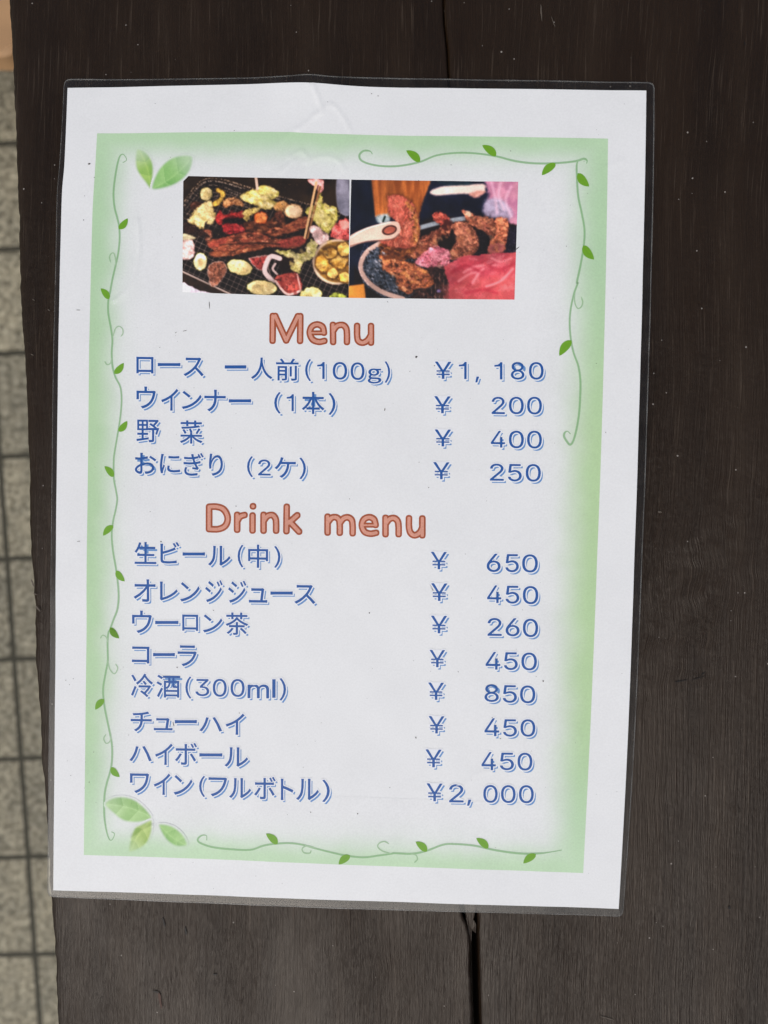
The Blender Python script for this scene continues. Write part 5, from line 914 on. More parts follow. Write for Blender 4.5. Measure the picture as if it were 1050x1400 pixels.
L_(Z9, 4.2, [('ワ', 33, 141, 662, 773), ('イ', 170, 263, 663, 783), ('ン', 285, 390, 672, 783), ('(', 430, 464, 675, 795), ('フ', 485, 590, 684, 791), ('ル', 604, 728, 688, 800), ('ボ', 748, 868, 680, 806), ('ト', 900, 970, 691, 811),
              ('ル', 988.7, 1116.5, 692, 812), (')', 1137, 1180, 697, 824)])
P_ = lambda o, s, t: line('price', *o, s, t)
Z6, Z8, Z10 = (580, 480), (450, 670), (470, 880)
P_(Z6, 5.526, [('¥', 80, 205, 79, 211), ('1', 262, 320, 82, 211), (',', 388, 412, 194, 236), ('1', 530, 590, 84, 214), ('8', 654, 756, 84, 216), ('0', 791, 901, 84, 216)])
P_(Z6, 5.526, [('¥', 75, 200, 341, 471), ('2', 509, 609, 346, 476), ('0', 640, 751, 346, 477), ('0', 777, 888, 346, 479)])
P_(Z6, 5.526, [('¥', 78, 203, 592, 721), ('4', 503, 610, 603, 729), ('0', 640, 752, 602, 734), ('0', 777, 888, 602, 736)])
P_(Z6, 5.526, [('¥', 67, 191, 839, 969), ('2', 496, 601, 851, 979), ('5', 632, 736, 854, 985), ('0', 767, 880, 854, 986)])
P_(Z8, 3, [('¥', 417, 483, 253, 325), ('6', 646, 703, 261, 336), ('5', 723, 778, 263, 337), ('0', 792, 856, 264, 338)])
P_(Z8, 3, [('¥', 418, 485, 382, 455), ('4', 648, 706, 391, 463), ('5', 724, 780, 393, 466), ('0', 795, 858, 394, 468)])
P_(Z8, 3, [('¥', 417, 484, 515, 588), ('2', 650, 708, 525, 598), ('6', 724, 781, 526, 600), ('0', 795, 857, 528, 603)])
P_(Z10, 3.182, [('¥', 373, 441, 27, 103), ('4', 617, 681, 36, 113), ('5', 697, 757, 38, 115), ('0', 773, 840, 39, 116)])
P_(Z10, 3.182, [('¥', 367, 436, 169, 245), ('8', 612, 674, 177, 253), ('5', 692, 753, 181, 257), ('0', 767, 833, 182, 259)])
P_(Z10, 3.182, [('¥', 369, 438, 315, 391), ('4', 612, 676, 324, 402), ('5', 693, 753, 329, 404), ('0', 769, 833, 329, 404)])
P_(Z10, 3.182, [('¥', 355, 426, 460, 538), ('4', 599, 661, 471, 549), ('5', 679, 740, 474, 550), ('0', 756, 820, 474, 551)])
P_(Z10, 3.182, [('¥', 360, 430, 607, 685), ('2', 458, 521, 611, 689), (',', 537, 553, 678, 703), ('0', 607, 669, 614, 691), ('0', 684, 747, 615, 692), ('0', 762, 826, 615, 693)])

# ---- the two printed food photographs
class Print:
    """a picture built up from tinted shapes, stored as ink colours on a fine mesh of the print"""
    def __init__(self, quad, nx, ny, bgcol):
        u, v = np.meshgrid(np.linspace(0, 1, nx), np.linspace(0, 1, ny))
        q = np.array(quad, float)
        self.X = (1 - v) * ((1 - u) * q[0, 0] + u * q[1, 0]) + v * ((1 - u) * q[3, 0] + u * q[2, 0])
        self.Y = (1 - v) * ((1 - u) * q[0, 1] + u * q[1, 1]) + v * ((1 - u) * q[3, 1] + u * q[2, 1])
        self.c = np.tile(np.array(bgcol, float), (ny, nx, 1)); self.nx, self.ny = nx, ny; self.seed = 40
    def _blend(self, sl, a, col):
        self.c[sl] = self.c[sl] * (1 - a[..., None]) + col * a[..., None]
    def poly(self, pts, col, soft=6, rough=5, var=.25, sc=22, alpha=1, curve=True, tint=None, rim=None, stretch=(1, 1), ang=0, body=None):
        if body is None: body = soft <= 6 and alpha == 1 and rough >= 3 and curve
        P = catmull(pts, 6, True) if curve else np.array(pts, float)
        self.seed += 7
        pad = soft + rough + 6
        lo, hi = P.min(0) - pad, P.max(0) + pad
        rows = np.where(((self.Y >= lo[1]) & (self.Y <= hi[1])).any(1))[0]; cols = np.where(((self.X >= lo[0]) & (self.X <= hi[0])).any(0))[0]
        if len(rows) == 0 or len(cols) == 0: return self
        sl = (slice(rows[0], rows[-1] + 1), slice(cols[0], cols[-1] + 1))
        X, Y = self.X[sl], self.Y[sl]
        wx = X + rough * 2.6 * (vnoise(X / 15, Y / 15, self.seed, 4) - .5); wy = Y + rough * 2.6 * (vnoise(X / 15, Y / 15, self.seed + 3, 4) - .5)
        D = np.full(X.shape, 1e9); ins = np.zeros(X.shape, bool)
        for (ax, ay), (bx, by) in zip(P, np.roll(P, -1, 0)):
            if ay != by:
                c = ((ay > wy) != (by > wy)); ins ^= c & (wx < (bx - ax) * (wy - ay) / (by - ay) + ax)
            dx, dy = bx - ax, by - ay
            t = np.clip(((wx - ax) * dx + (wy - ay) * dy) / (dx * dx + dy * dy + 1e-9), 0, 1)
            D = np.minimum(D, np.hypot(wx - ax - t * dx, wy - ay - t * dy))
        S = np.where(ins, D, -D)
        a = smooth(-soft, soft, S) * alpha
        ca, sa = math.cos(ang), math.sin(ang)
        xr, yr = (X * ca + Y * sa) / stretch[0], (-X * sa + Y * ca) / stretch[1]
        n = vnoise(xr / sc, yr / sc, self.seed + 5, 4) - .5
        col = np.array(col, float) * (1 + 2 * var * n)[..., None]
        if tint is not None:
            k = .85 * smooth(.28, .78, vnoise(xr / sc * .8 + 50, yr / sc * .8, self.seed + 11, 4))
            col = col * (1 - k[..., None]) + np.array(tint, float) * k[..., None]
        if rim is not None:
            rc, rw = rim
            k = 1 - smooth(rw * .4, rw * 1.4, S)
            col = col * (1 - k[..., None]) + np.array(rc, float) * k[..., None]
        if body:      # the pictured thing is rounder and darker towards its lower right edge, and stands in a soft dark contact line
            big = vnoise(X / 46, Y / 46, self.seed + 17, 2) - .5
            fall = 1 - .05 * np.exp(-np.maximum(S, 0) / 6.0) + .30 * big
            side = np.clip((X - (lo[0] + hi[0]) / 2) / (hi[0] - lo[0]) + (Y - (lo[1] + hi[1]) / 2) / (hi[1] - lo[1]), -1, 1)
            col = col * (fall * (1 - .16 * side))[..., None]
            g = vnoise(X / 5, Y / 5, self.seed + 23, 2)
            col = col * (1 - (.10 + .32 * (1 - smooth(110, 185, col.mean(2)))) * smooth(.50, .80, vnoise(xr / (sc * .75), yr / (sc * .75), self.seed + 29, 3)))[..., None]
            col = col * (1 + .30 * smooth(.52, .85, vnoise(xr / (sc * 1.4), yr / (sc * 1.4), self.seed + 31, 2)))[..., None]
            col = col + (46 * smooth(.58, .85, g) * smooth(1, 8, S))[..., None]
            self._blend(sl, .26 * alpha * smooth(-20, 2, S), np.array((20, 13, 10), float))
        self._blend(sl, a, np.clip(col, 0, 255))
        return self
    def clumps(self, pts, n, palette, size, aspect=1.6, ang=0, alpha=.7):
        """scatter torn bits of several tones over a pictured thing"""
        P = catmull(pts, 5, True); lo, hi = P.min(0), P.max(0); k = 0
        while k < n:
            x, y = rng.uniform(lo[0], hi[0]), rng.uniform(lo[1], hi[1])
            ins = False
            for (ax, ay), (bx, by) in zip(P, np.roll(P, -1, 0)):
                if (ay > y) != (by > y) and x < (bx - ax) * (y - ay) / (by - ay) + ax: ins = not ins
            if not ins: continue
            k += 1
            rr = size * rng.uniform(.4, 1.2)
            self.ell(x, y, rr * aspect, rr, palette[int(rng.integers(len(palette)))], rot=ang + rng.uniform(-35, 35), soft=rr * .45, rough=rr * .9, alpha=alpha * rng.uniform(.4, 1), sc=6, var=.4, body=False)
        return self
    def ell(self, cx, cy, rx, ry, col, rot=0, **kw):
        t = np.linspace(0, 2 * np.pi, 14, endpoint=False); ca, sa = math.cos(math.radians(rot)), math.sin(math.radians(rot))
        return self.poly([(cx + rx * math.cos(a) * ca - ry * math.sin(a) * sa, cy + rx * math.cos(a) * sa + ry * math.sin(a) * ca) for a in t], col, **kw)
    def stroke(self, pts, w, col, soft=2, alpha=1, dash=0, closed=False):
        P = catmull(pts, 8, closed) if len(pts) > 2 else np.array(pts, float)
        if closed: P = np.vstack([P, P[:1]])
        pad = w + soft + 2; lo, hi = P.min(0) - pad, P.max(0) + pad
        rows = np.where(((self.Y >= lo[1]) & (self.Y <= hi[1])).any(1))[0]; cols = np.where(((self.X >= lo[0]) & (self.X <= hi[0])).any(0))[0]
        if len(rows) == 0 or len(cols) == 0: return self
        sl = (slice(rows[0], rows[-1] + 1), slice(cols[0], cols[-1] + 1)); X, Y = self.X[sl], self.Y[sl]
        D = np.full(X.shape, 1e9)
        for (ax, ay), (bx, by) in zip(P[:-1], P[1:]):
            dx, dy = bx - ax, by - ay
            t = np.clip(((X - ax) * dx + (Y - ay) * dy) / (dx * dx + dy * dy + 1e-9), 0, 1)
            D = np.minimum(D, np.hypot(X - ax - t * dx, Y - ay - t * dy))
        a = (1 - smooth(w / 2 - soft / 2, w / 2 + soft, D)) * alpha
        if dash: a = a * smooth(.42, .56, vnoise(X / dash, Y / dash, 77, 2))
        self._blend(sl, a, np.array(col, float))
        return self
    def build(self, name, origin, s, label):
        px, py = origin[0] + self.X / s, origin[1] + self.Y / s
        k5 = np.array([.04, .21, .50, .21, .04])
        for ax in (0, 1):      # ink spread of the printer
            pd = np.pad(self.c, [(2, 2) if i == ax else (0, 0) for i in range(3)], mode='edge')
            self.c = sum(k5[i] * np.take(pd, np.arange(i, i + self.c.shape[ax]), axis=ax) for i in range(5))
        big = vnoise(self.X / 210, self.Y / 170, 91, 2) - .5
        self.c = self.c * (1 + .35 * big[..., None])
        lum = self.c.mean(2, keepdims=True)
        self.c = (lum + (self.c - lum) * .78) * np.array((1.04, .97, 1.0))
        cc = np.clip(self.c / 255, 0, 1); self.c = 255 * np.clip(.55 * cc + .45 * (cc * cc * (3 - 2 * cc)) + .16 * cc * cc, 0, 1)
        gr = 1 + .10 * (vnoise(self.X / 4.2, self.Y / 4.2, 5, 2) - .5)
        col = ink(np.clip(self.c * gr[..., None], 4, 250))
        o = mesh_obj(name, card(px, py, .06).reshape(-1, 3), grid_faces(self.nx, self.ny), M_PRINT, menu, smooth_shade=True, colors=col.reshape(-1, 3))
        o['label'] = label
        return o

# grilled meat and vegetables on a wire grill
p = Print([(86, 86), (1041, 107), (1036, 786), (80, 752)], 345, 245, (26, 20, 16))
p.poly([(60, 60), (1060, 60), (1060, 320), (830, 262), (640, 210), (500, 168), (225, 104), (90, 244), (60, 300)], (44, 32, 20), curve=False, soft=4, rough=0, var=.4, sc=60)
p.poly([(60, 632), (84, 632), (375, 772), (375, 800), (60, 800)], (56, 40, 26), curve=False, soft=3, rough=0, var=.4)
for k in range(26):       # wire grill
    x = 60 + k * 44
    p.stroke([(x, 60 + 480 - .4 * 0), (x + 420, 60 + 480 + 205)], 3, (112, 104, 98), alpha=.75) if False else None
for k in range(-6, 24):
    b0 = 560 + k * 33 - 280
    p.stroke([(60, b0), (1060, b0 + 470)], 2.8, (150, 140, 130), soft=2, alpha=.62 if k > 3 else .42)
for k in range(0, 34):
    x0 = 60 + k * 36
    p.stroke([(x0 + 160, 180), (x0 - 130, 800)], 2.8, (156, 146, 136), soft=2, alpha=.58)
for k in range(70):
    p.stroke([(86 + k * 9, 70), (40 + k * 9, 420)], 2.2, (150, 134, 108), soft=2, alpha=.35, dash=7)
p.poly([(60, 60), (1060, 60), (1060, 306), (830, 250), (640, 198), (500, 156), (225, 94), (84, 236), (60, 300)], (42, 30, 19), curve=False, soft=3, rough=0, var=.5, sc=60, tint=(60, 46, 24))
p.poly([(60, 640), (84, 640), (365, 776), (365, 800), (60, 800)], (54, 38, 24), curve=False, soft=3, rough=0, var=.4)
p.stroke([(86, 240), (225, 99), (500, 162), (640, 204), (830, 256), (1050, 312)], 7, (150, 134, 108), dash=6)
p.stroke([(92, 256), (228, 116), (500, 180), (640, 222)], 8, (150, 140, 120), dash=5)
for j in range(6):
    p.stroke([(98 + j * 9, 280 + j * 26), (232 + j * 5, 140 + j * 22), (420 + j * 12, 190 + j * 16)], 7, (140, 128, 108), dash=5, alpha=.8)
p.stroke([(80, 634), (370, 770)], 9, (176, 164, 148))
p.poly([(78, 700), (120, 715), (190, 745), (300, 768), (300, 800), (60, 800)], (214, 215, 224), soft=3, rough=4, var=.03)
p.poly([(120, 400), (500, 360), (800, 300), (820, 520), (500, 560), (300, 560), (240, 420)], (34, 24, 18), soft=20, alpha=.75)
p.ell(160, 262, 36, 30, (112, 62, 36), tint=(60, 34, 22))
p.ell(218, 190, 38, 40, (214, 202, 138), rim=((88, 92, 36), 5), tint=(184, 170, 96), var=.12)
p.poly([(285, 152), (325, 178), (322, 215), (290, 252), (252, 264), (256, 236), (290, 212), (296, 190), (272, 172)], (200, 166, 56), rim=((120, 92, 20), 4), var=.15)
p.poly([(105, 362), (150, 292), (205, 236), (246, 230), (262, 286), (278, 330), (238, 368), (216, 342), (200, 398), (160, 376)], (214, 200, 132), rough=9, var=.22, tint=(168, 152, 80), sc=18)
p.poly([(190, 400), (240, 395), (250, 440), (225, 470), (205, 430)], (120, 62, 40), tint=(190, 140, 100))
p.poly([(90, 345), (180, 385), (240, 440), (150, 420), (84, 400)], (44, 26, 18), soft=6)
p.poly([(314, 238), (360, 208), (425, 234), (428, 264), (372, 254), (322, 268)], (196, 146, 86), rough=7, tint=(150, 92, 44), sc=16)
p.poly([(410, 214), (432, 188), (510, 164), (600, 222), (644, 245), (600, 272), (550, 276), (452, 236)], (202, 190, 98), rough=8, tint=(166, 156, 58), sc=20, var=.2)
p.poly([(514, 152), (560, 140), (636, 180), (602, 222), (560, 202), (526, 190)], (182, 178, 72), rough=6, tint=(212, 200, 118), var=.2)
p.stroke([(503, 92), (512, 160)], 15, (196, 178, 152))
p.poly([(268, 342), (300, 284), (326, 310), (430, 284), (432, 326), (330, 332), (310, 368)], (180, 46, 38), rough=8, tint=(116, 22, 22), sc=16)
p.poly([(316, 362), (400, 364), (442, 392), (430, 416), (332, 416)], (172, 42, 42), rough=8, tint=(110, 22, 24), sc=16)
p.poly([(318, 330), (380, 322), (440, 338), (436, 360), (380, 352), (322, 352)], (22, 14, 12), rough=5)
p.poly([(440, 346), (560, 350), (640, 300), (668, 370), (600, 410), (470, 410)], (88, 48, 28), rough=8, tint=(140, 82, 44), sc=16, soft=8)
p.poly([(424, 300), (460, 274), (532, 268), (505, 300), (472, 312), (452, 346), (430, 322)], (212, 196, 112), rough=7, tint=(176, 152, 62), sc=14)
p.ell(532, 328, 41, 37, (206, 104, 36), rim=((150, 60, 16), 5), tint=(224, 140, 70), sc=18)
p.poly([(604, 262), (640, 230), (682, 240), (688, 272), (640, 298)], (208, 164, 92), tint=(176, 124, 54))
p.ell(720, 290, 54, 43, (206, 178, 128), rim=((178, 142, 92), 7), var=.1)
p.ell(722, 290, 30, 22, (220, 196, 150), soft=8, var=.1)
p.ell(638, 330, 28, 42, (112, 60, 36), rough=8, tint=(70, 36, 22))
for pts, col in (([(560, 402), (680, 364), (790, 318), (802, 376), (700, 412), (600, 434)], (142, 74, 44)), ([(250, 520), (400, 496), (540, 456), (650, 452), (560, 496), (430, 528), (300, 552), (246, 546)], (150, 82, 42)),
                 ([(234, 462), (420, 416), (505, 404), (570, 432), (660, 450), (772, 432), (786, 474), (700, 504), (540, 486), (420, 500), (300, 516), (240, 500)], (138, 66, 44))):
    p.poly(pts, col, rough=9, tint=(84, 38, 22), sc=11, var=.5, stretch=(2.2, 1), ang=-.12)
    p.poly(pts, (204, 124, 74), rough=8, alpha=.28, sc=8, var=.9, stretch=(2.5, 1))
CHAR, BROWN, GLINT = (58, 28, 18), (168, 96, 56), (226, 160, 108)
STEAK = [(240, 460), (420, 418), (505, 408), (570, 434), (660, 452), (772, 436), (784, 472), (700, 500), (540, 500), (420, 520), (300, 545), (246, 536)]
p.clumps(STEAK, 60, (CHAR, CHAR, BROWN, (120, 54, 36), GLINT), 9, 2.4, -8)
p.clumps([(570, 404), (680, 368), (790, 324), (800, 374), (700, 408), (604, 430)], 24, (CHAR, BROWN, GLINT, (124, 60, 40)), 8, 2.2, -18)
p.clumps(STEAK, 70, ((236, 180, 136), (40, 20, 12)), 2.6, 1.5, 0, .8)
p.clumps([(440, 346), (560, 350), (640, 300), (668, 370), (600, 410), (470, 410)], 40, (CHAR, BROWN, (196, 130, 80), (30, 18, 12)), 8)
p.poly([(640, 455), (772, 434), (784, 470), (700, 498), (640, 490)], (176, 66, 58), alpha=.6, rough=8, soft=10, sc=9, var=.5)
p.poly([(240, 470), (330, 440), (330, 470), (250, 496)], (170, 64, 52), alpha=.5, soft=10)
p.stroke([(300, 482), (520, 470), (640, 480)], 7, (52, 26, 16), soft=5, alpha=.6)
p.poly([(970, 90), (1060, 90), (1060, 300), (976, 284)], (132, 138, 150), soft=5, rough=0, var=.25, sc=50, tint=(96, 102, 114))
p.poly([(790, 290), (850, 240), (880, 180), (892, 248), (962, 268), (978, 330), (940, 390), (914, 422), (868, 382), (828, 332)], (194, 190, 86), rough=10, tint=(150, 150, 50), sc=22, var=.25)
p.poly([(820, 300), (880, 290), (930, 330), (900, 380), (850, 340)], (212, 206, 130), soft=12, alpha=.6, rough=9)
p.poly([(804, 104), (884, 106), (894, 150), (870, 184), (842, 152), (816, 130)], (204, 132, 122), tint=(232, 176, 164), soft=5)
p.stroke([(872, 150), (800, 442)], 11, (150, 108, 60)); p.stroke([(850, 124), (784, 442)], 12, (216, 178, 118)); p.stroke([(861, 140), (793, 440)], 4, (60, 36, 20))
p.poly([(812, 382), (850, 374), (918, 430), (904, 472), (860, 484), (826, 432)], (206, 184, 172), tint=(170, 140, 130), rough=6)
p.poly([(930, 436), (985, 342), (1060, 350), (1060, 452)], (170, 60, 54), rough=7, tint=(206, 116, 104), sc=26)
p.poly([(985, 345), (1040, 350), (1060, 380), (1000, 390)], (212, 160, 140), soft=7, alpha=.7)
p.ell(966, 580, 138, 130, (208, 188, 152), var=.08, rough=0); p.ell(970, 580, 124, 117, (128, 92, 26), rough=0, tint=(164, 126, 44), sc=24)
for cx, cy, rx, ry, c in ((900, 585, 58, 62, (190, 142, 40)), (980, 560, 60, 60, (160, 116, 30)), (1010, 510, 42, 46, (204, 164, 56)), (945, 645, 36, 38, (206, 164, 74)), (1015, 668, 40, 36, (212, 178, 60)), (930, 530, 44, 36, (146, 104, 24))):
    p.ell(cx, cy, rx, ry, c, rim=((112, 76, 18), 8), tint=(224, 190, 96), sc=34)
p.poly([(610, 520), (690, 514), (780, 530), (800, 480), (822, 452), (858, 490), (832, 550), (772, 590), (752, 642), (700, 622), (722, 580), (660, 542)], (206, 202, 132), rough=9, tint=(168, 170, 70), sc=18)
p.poly([(650, 560), (720, 560), (700, 620), (740, 645), (660, 640), (640, 600)], (36, 20, 14), soft=8, rough=6)
p.poly([(464, 560), (492, 550), (592, 540), (572, 590), (532, 628), (488, 602)], (182, 72, 62), rough=7, tint=(150, 46, 40), rim=((214, 176, 160), 6))
p.stroke([(640, 560), (590, 548), (562, 590), (556, 640), (600, 690)], 26, (222, 206, 196), soft=4); p.stroke([(590, 560), (574, 610), (590, 660)], 5, (170, 150, 140), alpha=.7); p.stroke([(615, 590), (600, 620), (625, 650)], 12, (206, 188, 176))
p.poly([(614, 682), (650, 650), (742, 644), (764, 742), (682, 768)], (178, 78, 62), rough=6, tint=(146, 50, 42), sc=26); p.stroke([(616, 690), (682, 764), (762, 744)], 12, (222, 190, 174)); p.stroke([(740, 650), (760, 740)], 8, (206, 160, 146))
p.ell(408, 610, 77, 47, (216, 204, 134), rot=12, rim=((74, 84, 30), 5), var=.1, tint=(196, 178, 100), sc=30)
for dx, dy in ((-30, -10), (-5, 8), (25, 4), (5, -18), (35, 18)):
    p.ell(408 + dx, 610 + dy, 6, 5, (190, 168, 104), soft=5, body=False)
p.ell(184, 578, 41, 54, (212, 204, 142), rot=8, rim=((86, 92, 40), 5), var=.1); p.ell(186, 578, 17, 25, (188, 168, 106), soft=8)
p.ell(538, 728, 90, 46, (214, 204, 136), rot=4, rim=((80, 88, 34), 5), var=.1, tint=(194, 178, 104), sc=30)
for dx, dy in ((-40, -4), (-10, 10), (25, -8), (40, 12), (0, -16)):
    p.ell(538 + dx, 728 + dy, 6, 5, (190, 168, 106), soft=5, body=False)
p.ell(820, 770, 66, 50, (212, 204, 136), rot=-10, rim=((80, 90, 34), 5), var=.1, tint=(192, 182, 100))
p.poly([(230, 602), (310, 578), (336, 630), (282, 706), (240, 708)], (156, 100, 70), rough=7, tint=(104, 60, 38), sc=14, rim=((206, 170, 146), 4))
p.poly([(70, 452), (140, 458), (142, 552), (70, 556)], (218, 190, 176), rough=5, tint=(190, 150, 138)); p.poly([(70, 420), (110, 420), (158, 440), (120, 452), (70, 448)], (186, 182, 136), rough=3)
CAB = ((226, 216, 158), (176, 164, 88), (198, 184, 110), (150, 140, 66), (236, 228, 180))
for reg, n_ in (([(112, 358), (150, 296), (205, 242), (244, 236), (258, 290), (240, 360), (200, 390)], 34), ([(414, 214), (510, 170), (600, 225), (636, 245), (560, 270), (460, 234)], 34), ([(520, 155), (560, 146), (630, 182), (600, 215)], 12),
                ([(800, 290), (850, 245), (884, 200), (890, 250), (960, 272), (972, 330), (915, 412), (870, 375)], 40), ([(700, 560), (800, 490), (850, 490), (770, 585), (740, 630)], 18)):
    p.clumps(reg, n_, CAB, 9, 2.0, 30, .6)
p.clumps([(275, 340), (310, 292), (425, 290), (425, 320), (330, 330)], 16, ((214, 84, 70), (96, 18, 20), (150, 30, 30)), 8, 2, -10)
p.clumps([(322, 368), (400, 368), (434, 392), (420, 412), (340, 410)], 14, ((210, 84, 74), (96, 18, 20), (150, 30, 34)), 8, 2, 10)
p.clumps([(625, 686), (655, 658), (738, 652), (756, 736), (684, 758)], 18, ((206, 112, 92), (128, 40, 34), (190, 90, 74)), 9, 1.6, 40, .6)
p.clumps([(236, 606), (308, 586), (328, 630), (280, 696), (246, 700)], 20, ((190, 130, 98), (96, 54, 34), (214, 160, 130)), 7, 1.6, 40, .6)
p.clumps([(900, 480), (1040, 470), (1040, 690), (930, 680), (860, 590)], 36, ((150, 104, 22), (230, 196, 96), (196, 150, 46), (96, 66, 14)), 11, 1.4, 20, .5)
p.poly([(926, 790), (956, 756), (1016, 772), (1010, 800)], (174, 194, 66), rough=6)
for k in range(150):
    x, y = rng.uniform(90, 760), rng.uniform(130, 560); p.ell(x, y, rng.uniform(1.5, 3.5), rng.uniform(1.5, 3), (190, 150, 110), soft=2, rough=0, alpha=rng.uniform(.2, .6))
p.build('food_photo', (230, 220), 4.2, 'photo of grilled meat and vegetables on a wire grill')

# tongs lifting meat over a round charcoal brazier
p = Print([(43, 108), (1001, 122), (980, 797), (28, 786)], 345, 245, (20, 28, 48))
p.poly([(20, 90), (155, 90), (180, 300), (190, 420), (90, 560), (110, 700), (20, 720)], (16, 27, 48), rough=0, var=.4, sc=70)
p.poly([(155, 90), (508, 90), (506, 140), (474, 190), (450, 290), (430, 330), (180, 320)], (178, 106, 42), soft=8, rough=0, var=.3, sc=30, curve=False, tint=(140, 76, 26), stretch=(.7, 4))
p.poly([(508, 90), (840, 90), (850, 200), (824, 318), (640, 330), (432, 330), (446, 260), (474, 190)], (24, 34, 62), soft=9, rough=4, var=.4, sc=70, tint=(14, 20, 38), curve=False)
p.poly([(540, 112), (700, 112), (740, 140), (600, 148)], (20, 56, 62), soft=12, alpha=.7)
p.poly([(800, 90), (1020, 90), (1020, 400), (940, 382), (945, 330), (810, 312), (832, 200)], (196, 138, 158), soft=14, rough=8, var=.15, sc=40, tint=(168, 110, 140), curve=False)
p.poly([(812, 230), (900, 220), (965, 290), (950, 340), (860, 330), (806, 310)], (146, 140, 160), soft=16, rough=8, tint=(176, 178, 200))
for pts in ([(850, 130), (870, 220), (880, 300)], [(900, 130), (890, 200), (920, 280)], [(960, 150), (930, 230), (960, 320)]):
    p.stroke(pts, 10, (226, 190, 204), soft=12, alpha=.5)
p.poly([(496, 178), (560, 150), (700, 140), (800, 134), (812, 160), (790, 186), (640, 192), (530, 200)], (222, 204, 184), soft=9, rough=2, var=.06)
p.poly([(720, 190), (780, 170), (812, 180), (760, 212)], (206, 150, 130), soft=9)
p.poly([(186, 318), (250, 305), (262, 350), (200, 360)], (126, 152, 150), soft=10, tint=(190, 196, 190))
p.stroke([(236, 322), (226, 348)], 9, (24, 46, 36), soft=5)
p.poly([(430, 380), (560, 320), (1020, 380), (1020, 560), (560, 620), (400, 500)], (34, 26, 28), soft=10, rough=5)
p.stroke([(436, 384), (560, 352), (700, 330)], 22, (150, 170, 174), soft=8)
p.poly([(180, 470), (300, 440), (620, 500), (640, 840), (100, 840), (104, 600)], (26, 30, 36), soft=4, rough=3, var=.5, sc=14, tint=(46, 62, 76))
for k in range(26):
    x = 120 + k * 20
    p.stroke([(x, 480 + 5 * (k % 3)), (x - 30, 600), (x + 20, 790)], 3, (150, 164, 174), alpha=.55, dash=9)
for k in range(16):
    y = 480 + k * 22
    p.stroke([(110, y + 40), (260, y), (420, y + 30), (620, y + 20)], 3, (150, 170, 184), alpha=.5, dash=8)
p.poly([(118, 560), (200, 480), (260, 520), (230, 600), (290, 690), (330, 740), (250, 720), (150, 660)], (66, 82, 94), soft=14, alpha=.55, rough=10, sc=10, var=.8)
p.poly([(60, 600), (86, 640), (120, 716), (220, 784), (330, 840), (60, 840)], (24, 20, 22), rough=0, soft=3, curve=False)
p.poly([(20, 718), (116, 706), (124, 760), (132, 840), (20, 840)], (204, 136, 44), rough=0, soft=6, var=.15, sc=40, curve=False)
p.poly([(126, 720), (220, 780), (300, 840), (130, 840)], (28, 24, 24), rough=0, soft=3, curve=False)
p.stroke([(214, 470), (140, 516), (100, 580), (104, 640), (150, 704), (230, 756), (340, 792)], 25, (176, 152, 134), soft=4); p.stroke([(206, 482), (142, 530), (112, 590), (116, 636), (160, 694), (240, 742), (350, 780)], 5, (96, 82, 78), soft=3, alpha=.8, dash=10)
p.stroke([(208, 464), (130, 514), (90, 582), (94, 644), (142, 712)], 5, (220, 200, 184), soft=3, alpha=.7, dash=12)
p.poly([(470, 610), (580, 590), (620, 840), (380, 840), (420, 740), (510, 720)], (42, 28, 28), soft=8, rough=6, var=.6, sc=12, tint=(86, 52, 40))
for k in range(8):
    p.stroke([(420 + k * 26, 640), (440 + k * 22, 800)], 3.5, (176, 148, 128), alpha=.5, dash=9)
p.ell(545, 745, 16, 10, (110, 104, 150), soft=6)
MEAT = dict(rough=10, sc=13, var=.5)
p.poly([(370, 544), (430, 450), (560, 380), (612, 358), (604, 430), (532, 500), (440, 562)], (152, 88, 62), tint=(96, 50, 34), **MEAT)
p.poly([(540, 440), (600, 430), (640, 470), (600, 520), (540, 490)], (36, 26, 22), soft=10, rough=8)
p.poly([(610, 370), (690, 352), (760, 410), (782, 490), (742, 546), (612, 572), (602, 520), (650, 450)], (184, 116, 82), tint=(146, 78, 52), **MEAT)
p.poly([(640, 400), (700, 380), (740, 430), (720, 500), (660, 470)], (206, 142, 104), alpha=.5, soft=12, **MEAT)
p.poly([(504, 312), (560, 292), (612, 340), (582, 374), (530, 352)], (156, 58, 44), tint=(196, 110, 84), **MEAT)
p.poly([(580, 340), (620, 350), (600, 400), (570, 390)], (80, 32, 26), soft=8)
p.poly([(770, 390), (850, 430), (850, 524), (742, 548), (782, 490)], (26, 20, 26), soft=5, rough=4); p.poly([(930, 396), (1020, 396), (1020, 530), (910, 528)], (28, 24, 42), soft=5, rough=3)
p.poly([(680, 284), (750, 308), (860, 340), (864, 430), (792, 402), (722, 362)], (184, 116, 80), tint=(152, 84, 58), **MEAT); p.ell(712, 304, 24, 14, (232, 206, 164), rot=30, soft=7)
p.poly([(870, 336), (942, 344), (932, 470), (912, 526), (834, 528), (838, 470), (872, 420)], (190, 112, 72), tint=(160, 86, 58), **MEAT); p.poly([(840, 480), (920, 480), (906, 528), (836, 528)], (176, 96, 96), alpha=.7, soft=8)
p.poly([(410, 582), (480, 508), (532, 488), (604, 520), (598, 592), (482, 612)], (190, 100, 114), tint=(214, 140, 146), **MEAT)
p.poly([(200, 540), (290, 562), (420, 600), (512, 668), (502, 722), (424, 732), (372, 762), (312, 732), (300, 672), (236, 628)], (172, 102, 56), tint=(116, 60, 32), **MEAT)
for cx, cy, rx, ry in ((250, 580, 22, 10), (340, 640, 24, 12), (400, 690, 20, 14), (350, 720, 18, 18), (460, 640, 26, 12), (215, 566, 12, 14)):
    p.ell(cx, cy, rx, ry, (222, 152, 76), alpha=.6, soft=7, rough=6)
